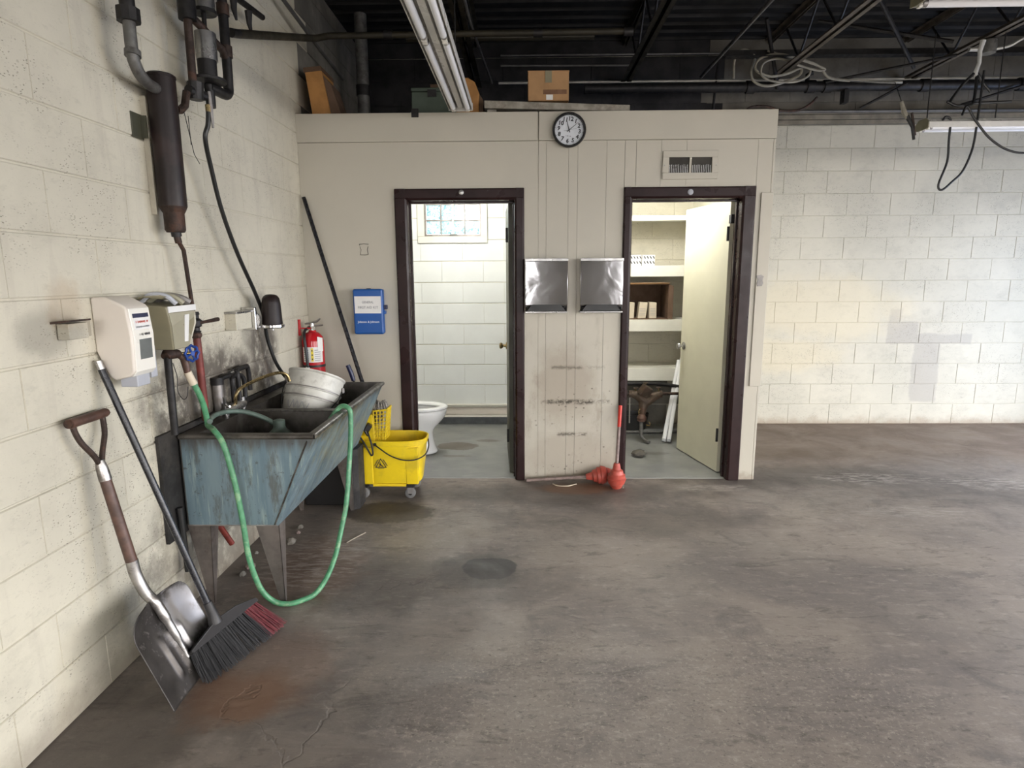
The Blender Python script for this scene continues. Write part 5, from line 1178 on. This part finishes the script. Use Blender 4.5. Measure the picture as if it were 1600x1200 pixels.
for z in (2.68, 2.50): MB().cyl((-1.39, 3.06, z), (-1.39, 3.06, z + .05), .028, n=12).build('coupling', 'rusty', t)
MB().tube([(-1.41, 2.785, 2.31), (-1.41, 2.785, 2.24)], [.034, .028], 10).build('valve_body', 'black_iron', t); MB().tube([(-1.42, 2.74, 2.27), (-1.40, 2.84, 2.27)], .020, 10).build('valve_cross', 'black_iron', t)
MB().tube([(-1.40, 2.89, 2.33), (-1.40, 2.89, 2.235)], [.022, .020], 12).build('plug', 'black_iron', t)
MB().tube([(-1.38, 2.84, 2.29), (-1.38, 2.845, 2.22), (-1.38, 2.85, 2.14)], [.007, .009, .005], 8).build('lever', 'galv', t)
MB().tube([(-1.425, 2.735, 2.26), (-1.43, 2.72, 2.20), (-1.435, 2.69, 2.175), (-1.435, 2.66, 2.17)], .016, 10).build('link_pipe', 'rusty', t)
MB().cyl((-1.39, 2.84, 2.235), (-1.39, 2.84, 2.205), .012, n=10).build('hose_fitting', 'brass', t)
for pts in ([(-1.42, 2.69, 2.17), (-1.45, 2.80, 2.02), (-1.46, 2.86, 1.99)], [(-1.42, 2.72, 2.16), (-1.46, 2.80, 2.06)]): MB().tube(pts, .0016, 5).build('wire', 'black_iron', t)
t = thing('air_hose', (-1.45, 3.2, .85), 'thin black air hose curving down the left wall from the pipes into the sink', 'hose')
MB().tube(smooth_path([(-1.39, 2.84, 2.21), (-1.395, 2.835, 2.15), (-1.41, 2.83, 2.09), (-1.43, 2.90, 1.98), (-1.445, 3.00, 1.80), (-1.45, 3.14, 1.60), (-1.455, 3.32, 1.40), (-1.47, 3.44, 1.27), (-1.485, 3.50, 1.14), (-1.47, 3.55, 1.0), (-1.45, 3.62, .90), (-1.43, 3.68, .845)], 6), .0105, 10).build('hose_line', 'black_rubber', t)
MB().tube([(-1.43, 3.68, .845), (-1.42, 3.71, .835), (-1.40, 3.74, .832)], .014, 10).build('end_fitting', 'black_iron', t)
t = thing('pipe_valves', (-1.3, 3.4, 2.8), 'small dark hanging valve handles beside the cross pipe at the top of the left wall', 'valve')
for y in (3.25, 3.42): MB().tube([(-1.42, y, 2.84), (-1.42, y, 2.78), (-1.42, y + .02, 2.74)], [.02, .014, .006], 8).build('valve_handle', 'black_iron', t)
MB().tube([(-1.42, 3.1, 2.83), (-1.42, 3.6, 2.88)], .016, 10).build('pipe_run', 'black_iron', t)

# pipe brackets / boxes -----------------------------------------------
t = thing('wall_bracket', (-1.50, 2.03, 1.28), 'cream painted steel bracket on the left wall beside the white dispenser', 'bracket')
MB().box(LX + .0005, LX + .006, 1.99, 2.125, 1.285, 1.345).build('base_plate', 'mortar', t, bevel=.002); MB().box(LX + .006, LX + .046, 1.965, 2.055, 1.285, 1.338).build('block', 'block_left', t, bevel=.003)
MB().prism([(LX + .001, 1.345), (LX + .055, 1.350), (LX + .055, 1.344), (LX + .001, 1.338)], 1.945, 2.06, 'y').build('top_plate', 'rusty', t)
MB().lathe((LX + .006, 2.088, 1.318), [(0, .013), (.006, .013), (.008, .008)], (1, 0, 0), 8).build('bolt', 'mortar', t)
t = thing('outlet_box', (-1.50, 3.2, 1.2), 'worn chrome-edged box on the wall carrying the brown cylinder cup', 'bracket')
MB().box(LX + .0005, LX + .060, 3.105, 3.285, 1.215, 1.300).build('box', 'block_left', t, bevel=.004); MB().box(LX + .001, LX + .068, 3.10, 3.29, 1.300, 1.310).build('top_edge', 'chrome_dull', t, bevel=.002)
MB().box(LX + .004, LX + .080, 3.288, 3.312, 1.200, 1.325).build('side_plate', 'chrome', t, bevel=.006)
MB().lathe((LX + .050, 3.312, 1.255), [(0, .045), (.012, .045), (.016, .030)], (0, 1, 0), 24).build('round_boss', 'chrome_dull', t)
t = thing('brown_cup', (-1.40, 3.40, 1.20), 'dark brown round-topped cup upside down on a chrome bracket above the sink', 'lamp cover')
MB().lathe((-1.400, 3.385, 1.205), [(0, .0), (.001, .060), (.006, .064), (.018, .064), (.022, .058)], n=36).build('tray', 'chrome', t)
MB().lathe((-1.400, 3.385, 1.232), [(-.006, .055), (.11, .050), (.138, .045), (.152, .035), (.158, .020), (.160, 0)], n=36).build('cover', 'brown_tank', t)
MB().box(LX + .070, -1.44, 3.313, 3.36, 1.210, 1.225).build('arm', 'chrome_dull', t, bevel=.003); MB().cyl((-1.40, 3.385, 1.190), (-1.40, 3.385, 1.206), .006).build('screw', 'chrome_dull', t)

# soap dispensers -----------------------------------------------------
t = thing('soap_dispenser', (-1.47, 2.205, 1.09), 'white wall soap dispenser with blue and white label', 'soap dispenser')
prof = [(LX + .0015, 1.225), (LX + .0015, 1.418), (-1.472, 1.420), (-1.412, 1.388), (-1.402, 1.375), (-1.393, 1.280), (-1.397, 1.150), (-1.412, 1.134), (-1.466, 1.120), (-1.490, 1.130)]
MB().prism(prof, 2.140, 2.276, 'y').build('housing', 'white_plastic', t, bevel=.009, seg=3)
fp = [(-1.400, 1.378), (-1.3905, 1.280), (-1.3945, 1.150), (-1.410, 1.132)]
b = MB(); b.loft([[(x, 2.150, z) for x, z in fp] + [(x - .012, 2.150, z) for x, z in reversed(fp)], [(x, 2.268, z) for x, z in fp] + [(x - .012, 2.268, z) for x, z in reversed(fp)]]).build('front_cover', 'white_front', t, bevel=.003)
def on_front(y, z):       # point on the sloping front cover
    if z > 1.28: f = (1.378 - z) / .098; return (-1.400 + f * .0095, y, z)
    f = (1.28 - z) / .13; return (-1.3905 - f * .004, y, z)
def front_patch(y0, y1, z0, z1, mat, name, off=.0008):
    p = [on_front(y0, z0), on_front(y1, z0), on_front(y1, z1), on_front(y0, z1)]; p = [(x + off, y, z) for x, y, z in p]; q = [(x - .003, y, z) for x, y, z in p]
    MB().addmesh(p + q, [(0, 1, 2, 3), (7, 6, 5, 4), (0, 4, 5, 1), (1, 5, 6, 2), (2, 6, 7, 3), (3, 7, 4, 0)]).build(name, mat, t, smooth=False)
front_patch(2.163, 2.255, 1.343, 1.358, 'navy', 'label_header'); front_patch(2.163, 2.255, 1.300, 1.3425, 'paper', 'label')
front_patch(2.178, 2.250, 1.192, 1.265, 'smoke', 'level_window', .0012)
marks((on_front(2.209, 1.328)[0] + .0016, 2.209, 1.328), (0, 1, 0), (-.05, 0, 1), .072, .010, 'red_ink', t, 5)
marks((on_front(2.209, 1.310)[0] + .0016, 2.209, 1.310), (0, 1, 0), (-.05, 0, 1), .078, .007, 'grey_ink', t, 6)
marks((on_front(2.212, 1.283)[0] + .0014, 2.212, 1.283), (0, 1, 0), (-.05, 0, 1), .062, .012, 'ink', t, 7)
MB().box(-1.476, -1.412, 2.175, 2.252, 1.090, 1.150).build('push_lever', 'grey_plastic', t, bevel=.004)
t = thing('towel_box', (-1.47, 2.49, 1.18), 'olive beige wall dispenser with tapered front and clear open lid', 'paper dispenser')
rings = [[(LX + .001, 2.372, 1.385), (-1.402, 2.385, 1.372), (-1.392, 2.575, 1.374), (LX + .001, 2.590, 1.390)], [(LX + .001, 2.380, 1.300), (-1.398, 2.397, 1.295), (-1.390, 2.570, 1.297), (LX + .001, 2.585, 1.30)], [(LX + .001, 2.395, 1.20), (-1.412, 2.425, 1.196), (-1.408, 2.530, 1.196), (LX + .001, 2.560, 1.20)]]
MB().loft(rings).build('housing', 'olive_plastic', t, bevel=.006, seg=3)
b = MB().addmesh([(-1.4005, 2.392, 1.345), (-1.3905, 2.570, 1.347), (-1.3885, 2.565, 1.297), (-1.4065, 2.530, 1.200), (-1.4105, 2.427, 1.200), (-1.3965, 2.400, 1.295)], [(0, 1, 2, 3, 4, 5)]); b.build('front_cover', 'olive_front', t, solid=.004, smooth=False)
MB().addmesh([(-1.3985, 2.388, 1.372), (-1.3885, 2.574, 1.374), (-1.3875, 2.572, 1.350), (-1.3975, 2.390, 1.348)], [(0, 1, 2, 3)]).build('light_strip', 'paper', t, solid=.004, smooth=False)
MB().addmesh([(-1.3875, 2.485, 1.335), (-1.3865, 2.515, 1.336), (-1.3985, 2.512, 1.225), (-1.3995, 2.488, 1.225)], [(0, 1, 2, 3)]).build('sight_slot', 'paper', t, solid=.003, smooth=False)
for i in range(3): MB().tube(smooth_path([(-1.52, 2.42 + .05 * i, 1.392), (-1.48, 2.42 + .05 * i, 1.418 - .004 * i), (-1.43, 2.44 + .05 * i, 1.412 - .006 * i), (-1.405, 2.46 + .05 * i, 1.380)], 4), .010 + .003 * i, 8).build('clear_lid_fold', ('grey_plastic', 'olive_front', 'galv')[i], t)
MB().addmesh([(LX + .002, 2.36, 1.392), (-1.49, 2.37, 1.412), (-1.43, 2.40, 1.416), (-1.405, 2.56, 1.384), (-1.47, 2.58, 1.418), (LX + .002, 2.58, 1.40)], [(0, 1, 2, 3, 4, 5)]).build('lid', 'olive_plastic', t, solid=.003)
MB().box(-1.50, -1.45, 2.325, 2.366, 1.10, 1.225).build('side_spout', 'grey_plastic', t, bevel=.005)

# fire extinguisher -------------------------------------------------------
ex, ey = -1.447, 4.155
t = thing('fire_extinguisher', (ex, ey, .68), 'red fire extinguisher hung on the wall in the corner behind the sink', 'extinguisher')
MB().lathe((ex, ey, .68), [(0, .060), (.008, .070), (.02, .073), (.37, .073), (.40, .066), (.425, .045), (.435, .026), (.445, .024)], n=40).build('cylinder', 'red_enamel', t)
def wrap(r, z0, z1, a0, a1, mat, name, n=16):
    p0 = []; p1 = []
    for i in range(n + 1):
        a = a0 + (a1 - a0) * i / n; p0.append((ex + r * math.cos(a), ey + r * math.sin(a), z0)); p1.append((ex + r * math.cos(a), ey + r * math.sin(a), z1))
    MB().addmesh(p0 + p1, [(i, i + 1, n + 2 + i, n + 1 + i) for i in range(n)]).build(name, mat, t)
wrap(.0742, .91, 1.015, -2.35, -.35, 'paper', 'label'); wrap(.0750, .918, 1.008, -1.48, -1.26, 'yellow_ink', 'label_stripe'); wrap(.0742, .79, .825, -1.05, -.40, 'paper', 'lower_label')
for i in range(3): wrap(.0756, .928 + i * .029, .938 + i * .029, -1.42, -1.32, 'ink', 'pictogram', 3)
for i in range(6):
    for a0 in (-2.25, -1.15): wrap(.0750, .922 + i * .014, .926 + i * .014, a0, a0 + .55, 'grey_ink', 'print_line', 6)
MB().lathe((ex, ey, .875), [(0, .0735), (.0, .0755), (.016, .0755), (.016, .0735)], n=40).build('strap', 'black_plastic', t)
MB().cyl((ex, ey, 1.12), (ex, ey, 1.172), .017, n=16).build('valve', 'chrome', t)
MB().tube([(ex - .045, ey - .01, 1.168), (ex, ey, 1.176), (ex + .035, ey, 1.185), (ex + .06, ey - .005, 1.205)], [.006, .009, .008, .006], 8).build('lever', 'chrome_dull', t)
MB().tube([(ex - .03, ey, 1.150), (ex + .04, ey, 1.158), (ex + .075, ey - .005, 1.160)], [.006, .007, .005], 8).build('handle', 'chrome_dull', t)
MB().lathe((ex + .02, ey - .018, 1.140), [(0, .014), (.008, .014)], (0, -1, 0), 16).build('gauge', 'chrome', t)
MB().tube(smooth_path([(ex - .015, ey - .01, 1.145), (ex - .035, ey - .045, 1.125), (ex - .030, ey - .078, 1.08), (ex - .020, ey - .086, .98), (ex - .015, ey - .086, .86), (ex - .01, ey - .082, .78)], 5), .0095, 10).build('discharge_hose', 'black_rubber', t)
MB().cyl((ex - .018, ey - .086, .868), (ex - .016, ey - .086, .880), .013).build('hose_clip', 'paper', t)
MB().box(LX + .001, LX + .014, ey - .04, ey - .018, 1.09, 1.20).build('bracket', 'red_enamel', t, bevel=.002); MB().box(LX + .018, ex, ey - .035, ey - .02, 1.135, 1.145).build('bracket_hook', 'red_enamel', t)
MB().addmesh([(ex + .05, ey - .055, 1.085), (ex + .078, ey - .035, 1.075), (ex + .078, ey - .035, .985), (ex + .052, ey - .06, .99)], [(0, 1, 2, 3)]).build('hang_tag', 'paper', t, solid=.001, smooth=False)

# ================================================================== MOP, BUCKET
t = thing('mop_bucket', (-.90, 4.04, 0), 'yellow wheeled mop bucket beside the toilet room door', 'mop bucket')
def rrect(cx, cy, z, a, b_, n=40, p=4.0):
    out = []
    for i in range(n):
        th = 2 * PI * i / n; c, s = math.cos(th), math.sin(th); k = (abs(c) ** p + abs(s) ** p) ** (-1 / p)
        out.append((cx + a * c * k, cy + b_ * s * k, z))
    return out
bx, by = -.890, 4.045
outer = [rrect(bx - .006, by, .100, .180, .105), rrect(bx - .006, by, .108, .194, .118), rrect(bx, by, .25, .208, .132, p=4.2), rrect(bx, by, .370, .220, .145, p=3.4), rrect(bx, by, .374, .232, .155, p=3.2), rrect(bx, by, .402, .234, .157, p=3.2), rrect(bx, by, .408, .228, .152, p=3.2), rrect(bx, by, .404, .222, .146, p=3.2), rrect(bx, by, .25, .203, .127), rrect(bx - .006, by, .118, .184, .108)]
MB().loft(outer).build('tub', 'yellow', t, angle=40)
# raised pilasters at the two ends of the long side
for x in (bx - .165, bx + .140):
    MB().loft([[(x - .040, by - .121, .10), (x + .040, by - .121, .10), (x + .040, by - .08, .10), (x - .040, by - .08, .10)], [(x - .046, by - .140, .36), (x + .046, by - .140, .36), (x + .046, by - .09, .36), (x - .046, by - .09, .36)]]).build('pilaster', 'yellow', t, bevel=.006)
MB().box(bx - .13, bx + .10, by - .125, by + .12, .085, .106).build('skirt', 'yellow', t, bevel=.006)
for sx in (-.190, .125):
    for sy in (-.105, .105):
        cx, cy = bx + sx, by + sy
        wh = MB().lathe((cx - .004, cy - .013, .037), [(0, .030), (.003, .036), (.013, .037), (.023, .036), (.026, .030)], (0, 1, 0), 24).build('wheel', 'grey_rubber', t)
        MB().lathe((cx - .004, cy - .0145, .037), [(0, .014), (.029, .014)], (0, 1, 0), 16).build('wheel_hub', 'black_iron', wh)
        MB().prism([(cx - .018, .035), (cx + .010, .035), (cx + .022, .080), (cx - .022, .080)], cy - .020, cy - .016, 'y').build('caster_fork', 'galv', t); MB().prism([(cx - .018, .035), (cx + .010, .035), (cx + .022, .080), (cx - .022, .080)], cy + .016, cy + .020, 'y').build('caster_fork', 'galv', t)
        MB().box(cx - .026, cx + .026, cy - .024, cy + .024, .080, .100).build('caster_plate', 'black_iron', t)
MB().tube(smooth_path([(-.985, by - .160, .388), (-.95, by - .172, .365), (-.88, by - .182, .320), (-.80, by - .185, .292), (-.72, by - .178, .290), (-.66, by - .130, .310), (-.645, by - .06, .345), (-.655, by + .0, .385)], 6), .0045, 8).build('bail', 'black_iron', t)
MB().lathe((-.985, by - .152, .390), [(0, .010), (.012, .010)], (0, -1, 0), 12).build('bail_pivot', 'black_iron', t)
# wet-floor pictogram
sc = Vector((-.955, by - .1378, .245)); b = MB()
def tri(r):
    r *= 1.12
    return [Vector((r * math.sin(a), 0, r * math.cos(a))) for a in (0, 2 * PI / 3, 4 * PI / 3)]
o_, i_ = tri(.040), tri(.031); yk = lambda z: -(z) * .06
for k in range(3):
    a, c, d, e = o_[k], o_[(k + 1) % 3], i_[(k + 1) % 3], i_[k]
    b.addmesh([sc + Vector((p.x, yk(p.z) + .0, p.z)) for p in (a, c, d, e)], [(0, 1, 2, 3)])
for pts in (((-.012, .006), (-.002, .010), (.004, -.002), (-.006, -.006)), ((.004, -.002), (.016, -.012), (.013, -.016), (-.002, -.008)), ((-.006, -.006), (-.016, -.013), (-.013, -.016), (-.001, -.009)), ((-.008, .018), (-.002, .018), (-.002, .012), (-.008, .012))):
    b.addmesh([sc + Vector((x, yk(z), z)) for x, z in pts], [(0, 1, 2, 3)])
for k in range(2):
    for s in (-1, 1):
        q = [(s * (.012 + .006 * k), .036 - .002 * k), (s * (.040 + .004 * k), -.010), (s * (.042 + .004 * k), -.009), (s * (.014 + .006 * k), .038 - .002 * k)]
        b.addmesh([sc + Vector((x, yk(z), z)) for x, z in q], [(0, 1, 2, 3)])
b.addmesh([sc + Vector((x, yk(z), z)) for x, z in ((-.022, -.026), (.022, -.026), (.022, -.029), (-.022, -.029))], [(0, 1, 2, 3)])
b.build('warning_sign', 'ink', t, solid=.0006, smooth=False)
# wringer with perforated basket and side lever
wr = thing('mop_wringer', (-1.02, 4.05, .38), 'yellow perforated mop wringer hooked on the left end of the mop bucket', 'wringer')
MB().loft([[(-1.10, 3.985, .33), (-1.005, 3.985, .33), (-1.005, 4.11, .33), (-1.10, 4.11, .33)], [(-1.13, 3.965, .575), (-1.012, 3.965, .575), (-1.012, 4.13, .575), (-1.13, 4.13, .575)]]).build('housing', 'yellow', wr, bevel=.008)
b = MB()
def bp(u, v, side):       # lattice wall: u across, v up
    if side == 0: return (-1.008 + u * (.070 + .022 * v), 3.985 - .012 * v, .385 + .210 * v + .010 * u)
    return (-.938 + .022 * v, 3.985 - .012 * v + u * .13, .395 + .210 * v)
for side in (0, 1):
    nu = 4
    for i in range(nu + 1): b.tube([bp(i / nu, 0, side), bp(i / nu, 1, side)], .0042, 6)
    for j in range(9): b.tube([bp(0, j / 8, side), bp(1, j / 8, side)], .0042, 6)
b.build('basket', 'yellow', wr)
MB().tube([bp(0, 1, 0), bp(1, 1, 0), bp(1, 1, 1)], .007, 8).build('top_rim', 'yellow', wr)
MB().tube([(-1.045, 3.955, .43), (-1.09, 3.94, .52), (-1.115, 3.96, .66), (-1.135, 4.0, .80)], .008, 8).build('lever_arm', 'black_iron', wr)
MB().tube([(-1.137, 4.0, .80), (-1.148, 4.0, .845), (-1.170, 4.0, .905)], [.014, .016, .015], 12).build('grip', 'navy', wr)
MB().tube(smooth_path([(-1.095, 3.87, .475), (-1.05, 3.86, .41), (-1.01, 3.855, .335), (-1.0, 3.855, .325), (-.992, 3.855, .338), (-1.0, 3.86, .40), (-1.025, 3.88, .475), (-1.03, 3.93, .50)], 5), .006, 8).build('release_wire', 'black_iron', wr)
MB().obox((-1.030, 3.915, .500), .035, .06, .045, (0, .6, .2)).build('lever_hub', 'black_iron', wr, bevel=.003)
# mop
t = thing('mop', (-1.05, 4.05, .60), 'mop with a long black handle leaning into the corner behind the sink', 'mop')
MB().tube([(-1.03, 4.055, .60), (-1.11, 4.090, .80), (-1.492, 4.292, 2.0)], .0140, 12).build('handle', 'handle_black', t); MB().tube([(-1.492, 4.292, 2.0), (-1.498, 4.295, 2.018)], .0135, 12).build('end_cap', 'black_plastic', t)
rnd = random.Random(21); b = MB()
for i in range(110):
    a = rnd.uniform(0, 2 * PI); r = rnd.uniform(.0, .03); x0 = -.985 + r * math.cos(a); y0 = 4.04 + r * math.sin(a); e = rnd.uniform(.03, .055)
    x2 = -.985 + math.cos(a) * e; y2 = 4.04 + math.sin(a) * e
    b.tube(smooth_path([(x0, y0, .50), (x0 * .6 + x2 * .4, y0 * .6 + y2 * .4, .60 + rnd.uniform(0, .03)), (x2, y2, .628 + rnd.uniform(-.015, .030)), (x2 + math.cos(a) * .012, y2 + math.sin(a) * .012, .605 + rnd.uniform(-.02, .02))], 3), .0032, 5)
b.build('yarn', 'mop_yarn', t, kind='stuff')

# ================================================================== SCOOP SHOVEL
t = thing('scoop_shovel', (-1.30, 2.03, 0), 'steel scoop shovel with wooden D-handle leaning on the left block wall', 'shovel')
dirv = Vector((.16, 0, -.33)).normalized(); nrm = Vector((.33, 0, .16)).normalized(); Yv = Vector((0, 1, 0))
top = Vector((-1.368, 2.035, .325)); Ls = .355
NU, NV = 44, 64; vs = []; fs = []
for i in range(NU + 1):
    s = i / NU
    # outline: rounded shoulders at the back, straight sides, slightly flared square front
    hw = .176 + .008 * s
    if s < .26: hw *= math.sqrt(max(0, 1 - ((.26 - s) / .26) ** 2.4)) * .55 + .45
    for j in range(NV + 1):
        wv = (j / NV) * 2 - 1; wx = wv * hw
        lift = .026 * abs(wv) ** 2.6 * (1 - .45 * s) + .018 * max(0, (.30 - s) / .30) ** 2
        rid = 0
        for cc_ in (-.055, 0, .055):
            rid += .012 * math.exp(-((wx - cc_) / .011) ** 2) * max(0, min(1, (s - .34) / .08)) * max(0, min(1, (.86 - s) / .08))
        vs.append(top + dirv * (s * Ls) + Yv * wx + nrm * (lift + rid - .006))
for i in range(NU):
    for j in range(NV): k = i * (NV + 1) + j; fs.append((k, k + 1, k + NV + 2, k + NV + 1))
b = MB(); b.addmesh(vs, fs); mz = min(v.z for v in b.v)
b.v = [v - Vector((0, 0, mz - .002)) for v in b.v]; b.build('blade', 'blade', t, solid=.0025, angle=60)
MB().tube(smooth_path([(-1.408, 2.020, .485), (-1.400, 2.021, .43), (-1.375, 2.024, .36), (-1.345, 2.030, .315), (-1.318, 2.034, .255), (-1.285, 2.037, .175), (-1.255, 2.040, .090)], 5), [.0205] * 6 + [.020] * 5 + [.0195] * 5 + [.018] * 5 + [.014] * 5 + [.010] * 5, 12).build('socket', 'steel', t)
MB().tube([(-1.408, 2.020, .480), (-1.462, 2.012, .80)], [.0195, .0185], 14).build('shaft', 'wood_dark', t)
MB().tube([(-1.460, 2.0125, .79), (-1.467, 2.0115, .835), (-1.472, 2.011, .862)], [.0205, .019, .014], 14).build('ferrule', 'steel', t)
for s, yy in ((-1, 1.940), (1, 2.082)):
    MB().tube(smooth_path([(-1.468, 2.0115 + s * .004, .845), (-1.474, 2.0115 + s * .022, .885), (-1.484, 2.0115 + s * .058, .940), (-1.492, yy, .985), (-1.494, yy, 1.012)], 5), .0095, 10).build('yoke_arm', 'rusty', t)
MB().tube([(-1.494, 1.925, 1.012), (-1.494, 2.098, 1.012)], .0165, 14).build('grip', 'wood_dark', t)
for yy in (1.921, 2.102): MB().lathe((-1.494, yy, 1.012), [(-.004, .014), (.004, .014)], (0, 1, 0), 14).build('grip_cap', 'rusty', t)

# ================================================================== ANGLE BROOM
t = thing('angle_broom', (-1.16, 2.2, 0), 'angle broom with black handle and black and red bristles beside the shovel', 'broom')
MB().tube([(-1.215, 2.149, .225), (-1.500, 2.118, 1.165)], .0125, 14).build('handle', 'handle_black', t)
MB().tube([(-1.500, 2.118, 1.165), (-1.508, 2.117, 1.195)], .0130, 14).build('end_cap', 'chrome_dull', t)
MB().tube([(-1.200, 2.152, .165), (-1.208, 2.150, .205), (-1.222, 2.148, .25)], [.026, .019, .0155], 14).build('socket', 'broom_block', t)
A = Vector((-1.243, 2.040, .098)); Bv = Vector((-1.135, 2.370, .128)); Pk = Vector((-1.200, 2.150, .175))
out = Vector((.62, -.10, -.78)).normalized(); tk = (Bv - A).normalized(); th = tk.cross(out).normalized()
def brow(p, w_): return [p + th * w_, p - th * w_]
up_ = -out
A1 = A + up_ * .012; B1 = Bv + up_ * .018; P1 = Pk + up_ * .0
ring0 = [A + th * .022, Bv + th * .022, B1 + th * .012, (Bv + Pk) / 2 + up_ * .020 + th * .015, P1 + th * .018, A1 + th * .014]
ring1 = [p - th * 2 * k for p, k in zip(ring0, (.022, .022, .012, .015, .018, .014))]
MB().loft([ring0, ring1]).build('block', 'broom_block', t, bevel=.006, seg=2)
rnd = random.Random(2)
bb = MB(); br = MB()
for i in range(560):
    f = rnd.random(); p = A + (Bv - A) * (.02 + .96 * f) + th * rnd.uniform(-.018, .018)
    fan = (f - .45) * .55 + rnd.uniform(-.05, .05)
    d = (out + tk * fan + th * rnd.uniform(-.10, .10)).normalized()
    L = (p.z - .002) / max(.2, -d.z); L = min(L, .135 + .03 * f) * rnd.uniform(.93, 1.0)
    e = p + d * L; m = p + d * L * .55 + th * rnd.uniform(-.003, .003)
    (br if f > .78 else bb).tube([p - d * .006, m, e], [.0017, .0015, .0011], 3, caps=False)
bb.build('bristles', 'bristle_black', t, kind='stuff'); br.build('red_bristles', 'bristle_red', t, kind='stuff', label='dark red bristles at the far end')

# flat shadowless detail: pebbles of grit on the floor near the sink are part of the concrete texture
print('objects', len(bpy.data.objects))
